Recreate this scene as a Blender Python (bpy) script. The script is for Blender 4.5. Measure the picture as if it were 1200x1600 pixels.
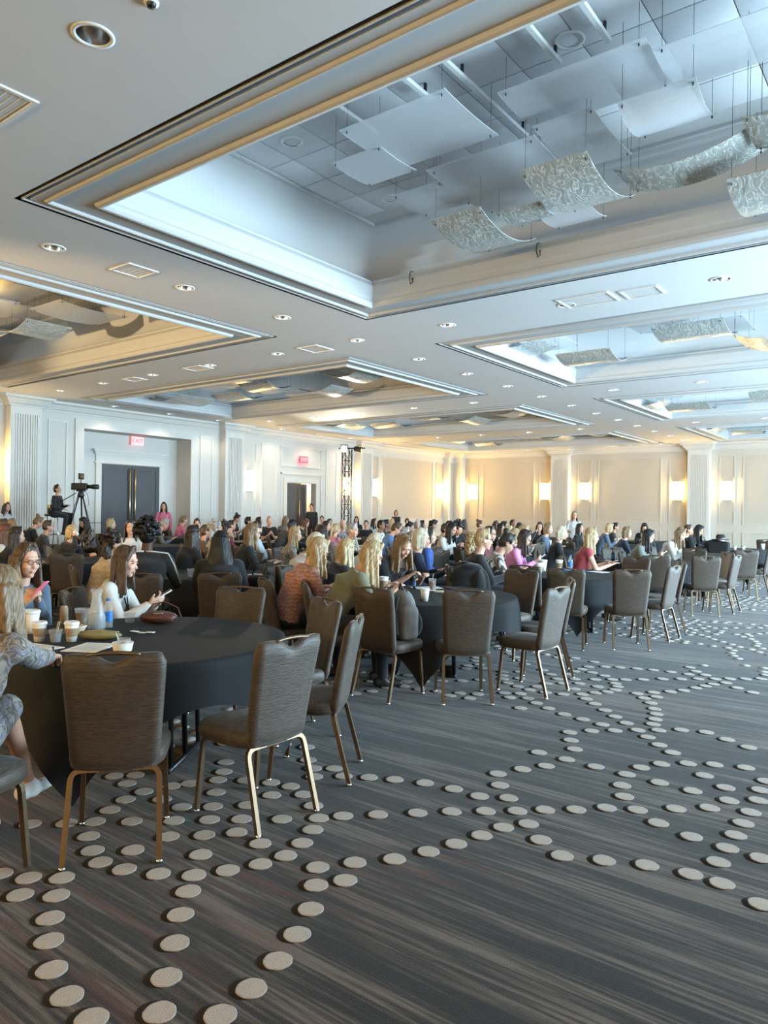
import bpy, bmesh, math, random
from math import sin, cos, pi, radians, sqrt, atan2, hypot
from mathutils import Vector, Matrix, Euler
random.seed(7)
for o in list(bpy.data.objects): bpy.data.objects.remove(o)
S = bpy.context.scene
COL = S.collection
# ------------------------------------------------------------------ camera
YAW, PITCH, ROLL, EYE = radians(37.36), radians(-.084), radians(.818), 1.6
fw = Vector((-sin(YAW)*cos(PITCH), cos(YAW)*cos(PITCH), sin(PITCH)))
rt0 = Vector((cos(YAW), sin(YAW), 0)); up0 = rt0.cross(fw)
rt = rt0*cos(ROLL)+up0*sin(ROLL); up = up0*cos(ROLL)-rt0*sin(ROLL)
cd = bpy.data.cameras.new('camera'); cam = bpy.data.objects.new('camera', cd); COL.objects.link(cam)
cd.sensor_fit = 'VERTICAL'; cd.sensor_height = 24; cd.lens = 24*1141.4/1600; cd.clip_end = 200
cam.matrix_world = Matrix(((rt.x, up.x, -fw.x, 0), (rt.y, up.y, -fw.y, 0), (rt.z, up.z, -fw.z, EYE), (0, 0, 0, 1)))
S.camera = cam
for k_, v_ in dict(max_bounces=6, diffuse_bounces=4, glossy_bounces=2, transmission_bounces=2, transparent_max_bounces=6, caustics_reflective=False, caustics_refractive=False).items(): setattr(S.cycles, k_, v_)
# ------------------------------------------------------------------ light
W = bpy.data.worlds.new('sky'); S.world = W; W.use_nodes = True
W.node_tree.nodes['Background'].inputs[0].default_value = (.55, .75, 1, 1)
W.node_tree.nodes['Background'].inputs[1].default_value = 1.0
vs = S.view_settings; vs.view_transform = 'Standard'; vs.look = 'None'; vs.gamma = 1; vs.use_curve_mapping = False; vs.exposure = .93
def area(name, loc, rot, sx, sy, power, col):
    l = bpy.data.lights.new(name, 'AREA'); l.shape = 'RECTANGLE'; l.size = sx; l.size_y = sy; l.energy = power; l.color = col
    o = bpy.data.objects.new(name, l); o.location = loc; o.rotation_euler = rot; COL.objects.link(o); return o
XL, YF, XR, YB, CZ, UZ = -20.62, 32.82, 5.0, -6.0, 4.65, 5.81
WINY = (6.5, 12.3, 18.1, 23.9)
for wy in WINY:      # daylight standing in the four tall windows of the right wall
    area('window_daylight', (XR+.12, wy+2.1, 2.1), (0, radians(90), 0), 3.2, 4.0, 1060, (.56, .82, 1))
def spot(name, loc, target, power, col, ang=60, r=.08):
    l = bpy.data.lights.new(name, 'SPOT'); l.energy = power; l.color = col; l.spot_size = radians(ang); l.spot_blend = .5; l.shadow_soft_size = r
    o = bpy.data.objects.new(name, l); o.location = loc
    o.rotation_euler = (Vector(target)-Vector(loc)).to_track_quat('-Z', 'Y').to_euler(); COL.objects.link(o); return o
# ------------------------------------------------------------------ materials
MATS = {}
def nm(name):
    m = bpy.data.materials.new(name); m.use_nodes = True; MATS[name] = m
    return m, m.node_tree.nodes, m.node_tree.links, m.node_tree.nodes['Principled BSDF']
def mat(name, col, rough=.6, metal=0, bump=0, bscale=60, var=.12, vscale=8, stretch=(1, 1, 1), emis=None, es=0, alpha=1, sheen=0, trans=0, ior=1.45, coord='Object'):
    m, n, l, b = nm(name)
    b.inputs['Roughness'].default_value = rough; b.inputs['Metallic'].default_value = metal
    b.inputs['Base Color'].default_value = (*col, 1); b.inputs['Alpha'].default_value = alpha
    b.inputs['Transmission Weight'].default_value = trans; b.inputs['IOR'].default_value = ior
    if sheen: b.inputs['Sheen Weight'].default_value = sheen
    if emis: b.inputs['Emission Color'].default_value = (*emis, 1); b.inputs['Emission Strength'].default_value = es
    tc = n.new('ShaderNodeTexCoord'); mp = n.new('ShaderNodeMapping'); l.new(tc.outputs[coord], mp.inputs[0]); mp.inputs['Scale'].default_value = stretch
    if var:
        t = n.new('ShaderNodeTexNoise'); t.inputs['Scale'].default_value = vscale; l.new(mp.outputs[0], t.inputs[0])
        r = n.new('ShaderNodeMixRGB'); r.blend_type = 'MIX'; l.new(t.outputs[0], r.inputs[0])
        r.inputs[1].default_value = (*[c*(1-var) for c in col], 1); r.inputs[2].default_value = (*[min(1, c*(1+var)) for c in col], 1)
        l.new(r.outputs[0], b.inputs['Base Color'])
    if bump:
        t2 = n.new('ShaderNodeTexNoise'); t2.inputs['Scale'].default_value = bscale; l.new(mp.outputs[0], t2.inputs[0])
        bp = n.new('ShaderNodeBump'); bp.inputs['Strength'].default_value = bump; bp.inputs['Distance'].default_value = .01
        l.new(t2.outputs[0], bp.inputs['Height']); l.new(bp.outputs[0], b.inputs['Normal'])
    return m
def ramp(n, stops):
    r = n.new('ShaderNodeValToRGB'); e = r.color_ramp.elements
    while len(e) > 1: e.remove(e[-1])
    e[0].position = stops[0][0]; e[0].color = (*stops[0][1], 1)
    for p, c in stops[1:]:
        x = e.new(p); x.color = (*c, 1)
    return r
def carpet():
    m, n, l, b = nm('carpet_weave'); b.inputs['Roughness'].default_value = .95
    b.inputs['Sheen Weight'].default_value = .12; b.inputs['Sheen Roughness'].default_value = .35
    tc = n.new('ShaderNodeTexCoord')
    def noise(sc, scale, detail=3, dist=0):
        mp = n.new('ShaderNodeMapping'); l.new(tc.outputs['Object'], mp.inputs[0]); mp.inputs['Scale'].default_value = sc
        t = n.new('ShaderNodeTexNoise'); t.inputs['Scale'].default_value = scale; t.inputs['Detail'].default_value = detail; t.inputs['Distortion'].default_value = dist
        l.new(mp.outputs[0], t.inputs[0]); return t.outputs[0]
    a = noise((.35, 6, 1), 1.6, 5, .1); a2 = noise((1.3, 34, 1), 1.5, 6)
    mx = n.new('ShaderNodeMath'); mx.operation = 'MULTIPLY_ADD'; l.new(a2, mx.inputs[0]); mx.inputs[1].default_value = .95; l.new(a, mx.inputs[2])
    r = ramp(n, [(.65, (.009, .0072, .0062)), (.74, (.016, .0128, .0105)), (.82, (.045, .035, .028)), (.93, (.115, .09, .072))]); lo = noise((.22, 1.1, 1), 1.0, 2, .3); ad = n.new('ShaderNodeMath'); ad.operation = 'MULTIPLY_ADD'; l.new(lo, ad.inputs[0]); ad.inputs[1].default_value = .45; l.new(mx.outputs[0], ad.inputs[2]); sb = n.new('ShaderNodeMath'); sb.operation = 'SUBTRACT'; l.new(ad.outputs[0], sb.inputs[0]); sb.inputs[1].default_value = .225
    dv = n.new('ShaderNodeMath'); dv.operation = 'MULTIPLY'; l.new(sb.outputs[0], dv.inputs[0]); dv.inputs[1].default_value = .8; l.new(dv.outputs[0], r.inputs[0])
    big = noise((.33, .42, 1), 1.0, 1); rr = ramp(n, [(.5, (0, 0, 0)), (.57, (1, 1, 1))]); l.new(big, rr.inputs[0])
    red = noise((.5, 14, 1), 1.4, 3); rr2 = ramp(n, [(.5, (0, 0, 0)), (.72, (.75, .75, .75))]); l.new(red, rr2.inputs[0])
    mm = n.new('ShaderNodeMath'); mm.operation = 'MULTIPLY'; l.new(rr.outputs[0], mm.inputs[0]); l.new(rr2.outputs[0], mm.inputs[1])
    cm = n.new('ShaderNodeMixRGB'); l.new(mm.outputs[0], cm.inputs[0]); l.new(r.outputs[0], cm.inputs[1]); cm.inputs[2].default_value = (.10, .03, .024, 1)
    l.new(cm.outputs[0], b.inputs['Base Color'])
    f = noise((1, 1, 1), 220, 2); bp = n.new('ShaderNodeBump'); bp.inputs['Strength'].default_value = .6; bp.inputs['Distance'].default_value = .006
    l.new(f, bp.inputs['Height']); l.new(bp.outputs[0], b.inputs['Normal']); return m
carpet()
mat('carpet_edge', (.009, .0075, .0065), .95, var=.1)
mat('carpet_dot_pile', (.42, .355, .30), .95, bump=.8, bscale=260, var=.16, vscale=120, sheen=.1, coord='Object')
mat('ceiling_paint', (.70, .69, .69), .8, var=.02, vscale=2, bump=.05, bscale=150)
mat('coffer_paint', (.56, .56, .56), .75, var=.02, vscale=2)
mat('slot_black', (.03, .028, .027), .6, var=0)
mat('tile_white', (.72, .73, .75), .9, var=.03, vscale=30, bump=.15, bscale=220)
mat('wall_paint', (.60, .575, .535), .7, var=.02, vscale=2, bump=.04, bscale=120)
mat('panel_warm_lit', (.52, .455, .375), .75, var=.03, vscale=60, stretch=(1, 1, .1))  # far panel fields: warm lamp light put into the colour
mat('wall_warm_lit', (.56, .505, .43), .7, var=.02, vscale=2)  # far copy of the wall paint, tinted with the sconces' warm light
mat('moulding_paint', (.64, .615, .575), .55, var=.02)
mat('door_grey', (.055, .055, .06), .45, var=.1, vscale=5)
mat('door_brown', (.075, .058, .048), .45, var=.1, vscale=5)
mat('brass', (.65, .5, .28), .3, 1, var=.05)
mat('chrome', (.8, .8, .8), .2, 1, var=0)
mat('bronze', (.155, .105, .066), .46, .92, var=.12, vscale=14)
mat('dark_metal', (.05, .05, .055), .4, .8, var=.1)
mat('black_plastic', (.018, .018, .02), .4, var=.1)
mat('black_cloth', (.012, .0125, .014), .9, var=.25, vscale=12, sheen=.25)
mat('table_linen', (.0075, .0085, .010), .8, var=.2, vscale=10, bump=.1, bscale=300)
mat('table_wood', (.35, .27, .18), .6)
mat('sconce_glass', (1, .85, .55), .3, var=0, emis=(1, .64, .2), es=55)
mat('lamp_face', (1, .95, .85), .4, var=0, emis=(1, .9, .7), es=60)
mat('exit_red', (.7, .05, .06), .4, var=0, emis=(1, .05, .08), es=1.6)
mat('white_plastic', (.8, .8, .79), .45, var=.02)
mat('paper', (.82, .81, .78), .8, var=.03)
mat('cup_white', (.8, .78, .74), .5, var=.02)
mat('cup_sleeve', (.33, .24, .15), .8, var=.1, vscale=30)
mat('clear_plastic', (.75, .77, .78), .1, alpha=.2, var=0)
mat('clear_glass', (.6, .63, .65), .04, alpha=.2, var=0)
mat('water', (.5, .56, .6), .03, alpha=.42, var=0)
mat('tea', (.22, .10, .04), .2, var=.1)
mat('blue_label', (.03, .18, .5), .4, var=.1)
mat('pink_case', (.75, .16, .22), .35, var=.05)
mat('leather_brown', (.09, .035, .028), .35, var=.3, vscale=9, bump=.3)
mat('leather_black', (.015, .016, .02), .3, var=.3, vscale=9, bump=.3)
mat('pouch_olive', (.27, .24, .11), .5, var=.2, vscale=10, bump=.4, bscale=25)
mat('beige', (.55, .44, .32), .7, var=.1)
mat('grey_fabric', (.18, .18, .17), .85, var=.25, vscale=15, bump=.3)
mat('green_lid', (.2, .45, .2), .5, var=.05)
mat('felt_black', (.02, .02, .022), .9, var=.2)
mat('carpet_riser', (.03, .03, .032), .9)
def chair_fabric():
    m, n, l, b = nm('chair_fabric'); b.inputs['Roughness'].default_value = .55; b.inputs['Sheen Weight'].default_value = .12
    tc = n.new('ShaderNodeTexCoord'); mp = n.new('ShaderNodeMapping'); l.new(tc.outputs['Object'], mp.inputs[0]); mp.inputs['Scale'].default_value = (14, 14, 130)
    t = n.new('ShaderNodeTexNoise'); t.inputs['Scale'].default_value = 1.6; t.inputs['Detail'].default_value = 2; l.new(mp.outputs[0], t.inputs[0])
    r = ramp(n, [(.35, (.034, .022, .0135)), (.65, (.076, .052, .035))]); l.new(t.outputs[0], r.inputs[0]); l.new(r.outputs[0], b.inputs['Base Color'])
    bp = n.new('ShaderNodeBump'); bp.inputs['Strength'].default_value = .55; bp.inputs['Distance'].default_value = .004; l.new(t.outputs[0], bp.inputs['Height']); l.new(bp.outputs[0], b.inputs['Normal'])
chair_fabric()
def acrylic(name, col, crack, alpha, rough):
    m, n, l, b = nm(name); b.inputs['Roughness'].default_value = rough; b.inputs['Base Color'].default_value = (*col, 1); b.inputs['Alpha'].default_value = alpha
    b.inputs['Specular IOR Level'].default_value = .7
    if crack:
        tc = n.new('ShaderNodeTexCoord'); t = n.new('ShaderNodeTexNoise'); t.inputs['Scale'].default_value = 7; t.inputs['Detail'].default_value = 5; t.inputs['Distortion'].default_value = 1.6
        mp = n.new('ShaderNodeMapping'); mp.inputs['Scale'].default_value = (1.6, .7, 1); mp.inputs['Rotation'].default_value = (0, 0, .6)
        l.new(tc.outputs['Object'], mp.inputs[0]); l.new(mp.outputs[0], t.inputs[0])
        r = ramp(n, [(.465, col), (.495, (.85, .85, .82)), (.52, col)]); l.new(t.outputs[0], r.inputs[0]); l.new(r.outputs[0], b.inputs['Base Color'])
        bp = n.new('ShaderNodeBump'); bp.inputs['Strength'].default_value = .6; bp.inputs['Distance'].default_value = .015; l.new(t.outputs[0], bp.inputs['Height']); l.new(bp.outputs[0], b.inputs['Normal'])
acrylic('acrylic_frosted', (.85, .87, .9), False, .55, .3)
acrylic('acrylic_crackle', (.42, .43, .40), True, .93, .22)
def pattern(name, c1, c2, kind, scale):
    m, n, l, b = nm(name); b.inputs['Roughness'].default_value = .8; tc = n.new('ShaderNodeTexCoord')
    if kind == 'snake':
        t = n.new('ShaderNodeTexNoise'); t.inputs['Scale'].default_value = scale; t.inputs['Detail'].default_value = 3; t.inputs['Distortion'].default_value = 1.2; l.new(tc.outputs['Object'], t.inputs[0]); o = t.outputs[0]
        r = ramp(n, [(.36, c1), (.44, (.06, .05, .05)), (.48, c2), (.56, (.085, .1, .16)), (.62, c2), (.68, (.12, .09, .08))])
    else:
        mp = n.new('ShaderNodeMapping'); l.new(tc.outputs['Object'], mp.inputs[0])
        t = n.new('ShaderNodeTexWave'); t.bands_direction = 'Z'; t.inputs['Scale'].default_value = scale; t.inputs['Distortion'].default_value = 6 if kind == 'zig' else 1.5; t.inputs['Detail Scale'].default_value = 4; t.inputs['Detail'].default_value = 1
        if kind == 'vert': mp.inputs['Rotation'].default_value = (0, 1.57, 0)
        l.new(mp.outputs[0], t.inputs[0]); o = t.outputs[0]; r = ramp(n, [(.35, c1), (.6, c2)])
    l.new(o, r.inputs[0]); l.new(r.outputs[0], b.inputs['Base Color'])
pattern('top_snake', (.24, .2, .16), (.36, .33, .29), 'snake', 13)
pattern('top_zigzag', (.5, .27, .21), (.33, .15, .12), 'zig', 9)
pattern('top_lattice', (.62, .52, .42), (.5, .4, .3), 'zig', 5)
pattern('top_blackwhite', (.03, .03, .035), (.5, .48, .46), 'snake', 9)
pattern('top_whitepattern', (.75, .73, .68), (.55, .5, .42), 'snake', 8)
pattern('top_camo', (.30, .27, .2), (.16, .16, .11), 'snake', 6)
pattern('top_stripe', (.62, .58, .52), (.1, .08, .07), 'vert', 11)
TOPC = dict(black=(.012, .012, .014), navy=(.015, .022, .05), charcoal=(.045, .045, .05), grey=(.2, .2, .2), lightgrey=(.45, .45, .45), white=(.6, .585, .55), cream=(.66, .6, .5), pink=(.62, .16, .27), palepink=(.66, .4, .42), rose=(.55, .22, .28), maroon=(.13, .025, .035), red=(.33, .05, .06), blue=(.10, .22, .5), brightblue=(.03, .07, .26), lightblue=(.42, .55, .72), denim=(.085, .12, .17), olive=(.15, .145, .085), green=(.035, .055, .048), teal=(.06, .12, .14), tan=(.36, .26, .17), brown=(.12, .08, .055), plum=(.12, .05, .1), khaki=(.27, .22, .14), orchid=(.72, .28, .55), sage=(.16, .18, .15), jeans=(.03, .045, .08), trousers=(.015, .016, .02), shoe=(.03, .025, .022), white_shoe=(.6, .58, .55))
for k, c in TOPC.items():
    if k not in ('shoe',): mat('top_'+k, c, .85, var=.18, vscale=9, bump=.35, bscale=14, sheen=.2)
mat('top_shoe', TOPC['shoe'], .4)
HAIRC = dict(bk=(.008, .007, .007), db=(.028, .016, .011), br=(.075, .04, .023), rb=(.11, .04, .022), lb=(.2, .125, .065), bl=(.42, .30, .16), wb=(.6, .52, .38), gy=(.33, .31, .29))
def hairmat(k, c):
    m, n, l, b = nm('hair_'+k); b.inputs['Roughness'].default_value = .42; b.inputs['Specular IOR Level'].default_value = .4
    tc = n.new('ShaderNodeTexCoord'); mp = n.new('ShaderNodeMapping'); l.new(tc.outputs['Object'], mp.inputs[0]); mp.inputs['Scale'].default_value = (60, 60, 5)
    t = n.new('ShaderNodeTexNoise'); t.inputs['Scale'].default_value = 1.5; t.inputs['Detail'].default_value = 2; l.new(mp.outputs[0], t.inputs[0])
    r = ramp(n, [(.3, tuple(x*.5 for x in c)), (.7, tuple(min(1, x*1.35) for x in c))]); l.new(t.outputs[0], r.inputs[0]); l.new(r.outputs[0], b.inputs['Base Color'])
    bp = n.new('ShaderNodeBump'); bp.inputs['Strength'].default_value = .7; bp.inputs['Distance'].default_value = .01; l.new(t.outputs[0], bp.inputs['Height']); l.new(bp.outputs[0], b.inputs['Normal'])
for k, c in HAIRC.items(): hairmat(k, c)
for k, c in dict(a=(.62, .36, .26), b=(.52, .29, .2), c=(.25, .125, .08), d=(.085, .042, .028)).items():
    m = mat('skin_'+k, c, .5, var=.06, vscale=14); bb = m.node_tree.nodes['Principled BSDF']; bb.inputs['Subsurface Weight'].default_value = 0
mat('eye_dark', (.03, .02, .018), .25, var=0); mat('eye_white', (.7, .68, .66), .3, var=0); mat('lips', (.40, .13, .12), .45, var=0)
# ------------------------------------------------------------------ mesh helpers
class MB:
    def __init__(s): s.v = []; s.f = []; s.sm = []
    def add(s, v, f, smooth=False):
        b = len(s.v); s.v += [tuple(p) for p in v]; s.f += [tuple(i+b for i in q) for q in f]; s.sm += [smooth]*len(f)
    def box(s, x0, x1, y0, y1, z0, z1):
        s.add([(x0, y0, z0), (x1, y0, z0), (x1, y1, z0), (x0, y1, z0), (x0, y0, z1), (x1, y0, z1), (x1, y1, z1), (x0, y1, z1)],
              [(0, 3, 2, 1), (4, 5, 6, 7), (0, 1, 5, 4), (1, 2, 6, 5), (2, 3, 7, 6), (3, 0, 4, 7)])
    def rbox(s, x0, x1, y0, y1, z0, z1, b=.01):     # box with chamfered edges
        bm = bmesh.new(); bmesh.ops.create_cube(bm, size=1)
        for v in bm.verts: v.co = ((x0+x1)/2+v.co.x*(x1-x0), (y0+y1)/2+v.co.y*(y1-y0), (z0+z1)/2+v.co.z*(z1-z0))
        bmesh.ops.bevel(bm, geom=bm.edges[:], offset=b, segments=2, profile=.5, affect='EDGES')
        bm.verts.index_update(); s.add([v.co[:] for v in bm.verts], [[v.index for v in f.verts] for f in bm.faces], True); bm.free()
    def tube(s, path, r, seg=8, caps=True, sq=False):
        P = [Vector(p) for p in path]; R = r if isinstance(r, (list, tuple)) else [r]*len(P); V = []; ref = None
        for i, p in enumerate(P):
            t = (P[min(i+1, len(P)-1)]-P[max(i-1, 0)]).normalized()
            if ref is None: ref = Vector((0, 0, 1)) if abs(t.z) < .9 else Vector((1, 0, 0))
            a = (ref-t*ref.dot(t)).normalized(); ref = a; b = t.cross(a)
            for k in range(seg):
                an = 2*pi*k/seg+(pi/4 if sq else 0); V.append(p+(a*cos(an)+b*sin(an))*R[i]*(1.3 if sq else 1))
        F = []
        for i in range(len(P)-1):
            for k in range(seg):
                F.append((i*seg+k, i*seg+(k+1) % seg, (i+1)*seg+(k+1) % seg, (i+1)*seg+k))
        if caps: F.append(tuple(range(seg))[::-1]); F.append(tuple((len(P)-1)*seg+k for k in range(seg)))
        s.add(V, F, not sq)
    def lathe(s, prof, c=(0, 0, 0), seg=20, caps=True):
        V = [(c[0]+r*cos(2*pi*k/seg), c[1]+r*sin(2*pi*k/seg), c[2]+z) for r, z in prof for k in range(seg)]
        F = [(i*seg+k, i*seg+(k+1) % seg, (i+1)*seg+(k+1) % seg, (i+1)*seg+k) for i in range(len(prof)-1) for k in range(seg)]
        if caps: F.append(tuple(range(seg))[::-1]); F.append(tuple((len(prof)-1)*seg+k for k in range(seg)))
        s.add(V, F, True)
    def ell(s, c, r, M=None, seg=14, rings=9):
        V = []; F = []; M = M or Matrix.Identity(3); c = Vector(c)
        for i in range(rings+1):
            th = pi*i/rings
            for k in range(seg):
                an = 2*pi*k/seg; V.append(c+M@Vector((r[0]*sin(th)*cos(an), r[1]*sin(th)*sin(an), r[2]*cos(th))))
        for i in range(rings):
            for k in range(seg): F.append((i*seg+k, (i+1)*seg+k, (i+1)*seg+(k+1) % seg, i*seg+(k+1) % seg))
        s.add(V, F, True)
    def cap(s, p0, r0, p1, r1, seg=12):
        p0, p1 = Vector(p0), Vector(p1); t = p1-p0; L = max(t.length, 1e-4); t = t/L
        path = []; R = []
        for a in (-80, -50, -20): path.append(p0+t*r0*sin(radians(a))); R.append(r0*cos(radians(a)))
        path += [p0.lerp(p1, .33), p0.lerp(p1, .66)]; R += [r0*.67+r1*.33, r0*.33+r1*.67]
        for a in (20, 50, 80): path.append(p1+t*r1*sin(radians(a))); R.append(r1*cos(radians(a)))
        s.tube(path, R, seg)
    def loft(s, secs, seg=20):       # (centre, rx, ry, lean)
        V = []; F = []
        for c, rx, ry, le in secs:
            for k in range(seg):
                an = 2*pi*k/seg; q = Vector((rx*cos(an), ry*sin(an), 0)); q.rotate(Euler((-le, 0, 0))); V.append(Vector(c)+q)
        n = len(secs)
        for i in range(n-1):
            for k in range(seg): F.append((i*seg+k, i*seg+(k+1) % seg, (i+1)*seg+(k+1) % seg, (i+1)*seg+k))
        F.append(tuple(range(seg))[::-1]); F.append(tuple((n-1)*seg+k for k in range(seg))); s.add(V, F, True)
    def mesh(s, name, m=None):
        me = bpy.data.meshes.new(name); me.from_pydata(s.v, [], s.f); me.polygons.foreach_set('use_smooth', s.sm); me.update()
        if m: me.materials.append(MATS[m])
        return me
    def build(s, name, m, parent=None, loc=None, rz=0): return put(name, s.mesh(name, m), parent, loc, rz)
def put(name, me, parent=None, loc=None, rz=0):
    o = bpy.data.objects.new(name, me); COL.objects.link(o)
    if parent is not None: o.parent = parent
    if loc is not None: o.location = loc
    if rz: o.rotation_euler = (0, 0, rz)
    return o
def tag(o, label, cat, group=None):
    o['label'] = label; o['category'] = cat
    if group: o['group'] = group
    return o
def thing(name, label, cat, loc=(0, 0, 0), rz=0, group=None): return tag(put(name, None, None, loc, rz), label, cat, group)
ORDN = ['first', 'second', 'third', 'fourth', 'fifth', 'sixth', 'seventh', 'eighth', 'ninth', 'tenth', 'eleventh', 'twelfth', 'thirteenth']
def struct(o): o['kind'] = 'structure'; return o
def copy_tree(o, parent=None):
    c = o.copy(); COL.objects.link(c); c.parent = parent
    for ch in o.children: copy_tree(ch, c)
    return c
# positions: carpet dots (x,y) and heads (id x y head-top heading)
TRACED = "-2.99,1.49 -2.87,1.58 -2.73,1.48 -2.59,1.40 -2.42,1.32 -2.25,1.28 -2.09,1.27 -2.48,1.94 -2.36,1.81 -2.22,1.68 -2.08,1.54 -1.95,1.42 -1.79,1.53 -1.81,1.68 -4.03,2.06 -3.62,1.85 -3.49,1.97 -3.40,2.07 -3.27,1.96 -3.12,1.89 -2.99,1.85 -2.85,1.88 -3.10,1.58 -2.99,1.67 -3.23,1.52 -3.47,2.20 -3.53,2.33 -3.73,2.47 -3.89,2.49 -3.81,2.58 -3.55,2.46 -3.26,2.19 -2.98,2.01 -2.70,1.95 -2.97,2.20 -3.10,2.33 -3.21,2.46 -3.50,2.61 -3.38,2.46 -3.45,2.70 -3.57,3.07 -3.45,2.95 -3.37,2.84 -3.23,2.71 -3.09,2.57 -2.97,2.45 -2.85,2.32 -2.70,2.18 -2.57,2.04 -2.49,2.16 -2.42,2.29 -2.39,2.42 -2.42,2.56 -2.48,2.70 -2.55,2.82 -2.68,2.92 -2.83,3.00 -2.97,3.04 -3.10,3.01 -3.24,2.94 -2.96,2.88 -2.96,2.70 -2.85,2.56 -2.75,2.44 -2.57,2.43 -2.69,2.69 -3.20,3.43 -3.07,3.34 -2.97,3.24 -2.97,3.42 -2.84,3.36 -2.71,3.44 -2.47,2.92 -2.34,3.05 -2.20,2.43 -2.10,2.31 -2.03,2.42 -2.10,2.57 -1.99,2.16 -1.91,2.00 -1.85,1.84 -2.57,3.51 -2.40,3.58 -2.22,3.61 -2.05,3.61 -1.92,3.45 -2.06,3.33 -2.19,3.20 -1.98,2.71 -1.90,2.87 -1.84,3.02 -1.79,3.18 -1.75,3.33 -1.79,3.56 -1.91,3.69 -2.04,3.83 -2.14,3.99 -2.06,4.16 -1.97,4.31 -2.12,4.52 -1.67,3.45 -1.54,3.32 -1.68,3.67 -1.39,3.23 -1.92,4.51 -1.96,4.74 -1.72,4.50 -1.52,4.49 -1.49,4.67 -1.41,4.82 -1.42,5.10 -1.54,5.21 -1.28,4.94 -1.14,5.03 -0.97,5.10 -1.04,5.56 -1.14,4.78 -1.32,4.48 -1.48,4.29 -1.41,4.13 -1.13,4.47 -0.99,4.65 -0.82,4.74 -0.93,4.45 -0.80,4.56 -0.82,4.92 -1.55,3.78 -1.43,3.91 -1.29,3.99 -1.13,4.14 -0.99,4.27 -0.80,4.35 -1.15,3.89 -0.80,4.17 -0.97,3.83 -0.80,3.99 -0.80,3.81 -0.80,3.63 -1.22,3.31 -1.05,3.39 -0.87,3.43 -0.74,3.43 -0.65,3.80 -0.57,3.35 -2.14,5.08 -2.06,4.91 -2.03,5.22 -1.90,5.34 -1.77,5.46 -1.90,5.59 -2.03,5.43 -2.20,5.47 -2.03,5.71 -2.16,5.84 -2.30,5.98 -2.42,6.09 -2.51,6.22 -2.44,6.35 -2.37,6.46 -2.34,6.58 -2.37,6.72 -2.43,6.83 -2.51,6.97 -2.41,7.05 -2.63,7.08 -2.78,7.14 -2.92,7.22 -2.51,6.59 -2.64,6.86 -2.69,6.60 -2.80,6.75 -2.37,5.51 -2.54,5.59 -2.69,5.68 -2.82,5.78 -2.94,5.88 -2.95,5.70 -3.06,5.81 -3.08,6.11 -2.94,6.06 -3.22,6.18 -2.64,6.11 -2.64,6.36 -2.94,6.22 -2.93,6.40 -2.79,6.07 -2.93,6.64 -3.06,6.78 -2.92,6.90 -2.94,7.08 -3.21,6.92 -3.22,6.42 -3.33,6.29 -3.41,6.44 -3.48,6.57 -3.35,6.68 -2.81,6.50 -2.91,7.38 -2.78,7.50 -2.65,7.57 -2.49,7.63 -2.34,7.68 -2.17,7.71 -2.08,8.07 -1.98,7.91 -2.00,7.71 -1.86,7.79 -2.00,8.27 -2.28,7.17 -2.14,7.32 -2.00,7.44 -1.87,7.56 -1.74,7.67 -1.63,7.77 -1.51,7.87 -1.39,7.98 -1.62,7.56 -1.70,7.42 -1.74,7.29 -1.79,7.15 -1.85,6.97 -1.93,6.84 -2.04,6.71 -2.14,6.57 -2.04,6.45 -1.97,6.57 -1.94,6.32 -1.86,6.15 -1.80,6.00 -1.76,5.84 -1.73,5.69 -1.65,5.56 -1.52,5.68 -1.36,5.74 -1.20,5.65 -1.66,5.34 -1.49,7.41 -1.34,7.31 -1.47,8.56 -1.44,8.35 -1.38,8.20 -1.65,8.57"
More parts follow.
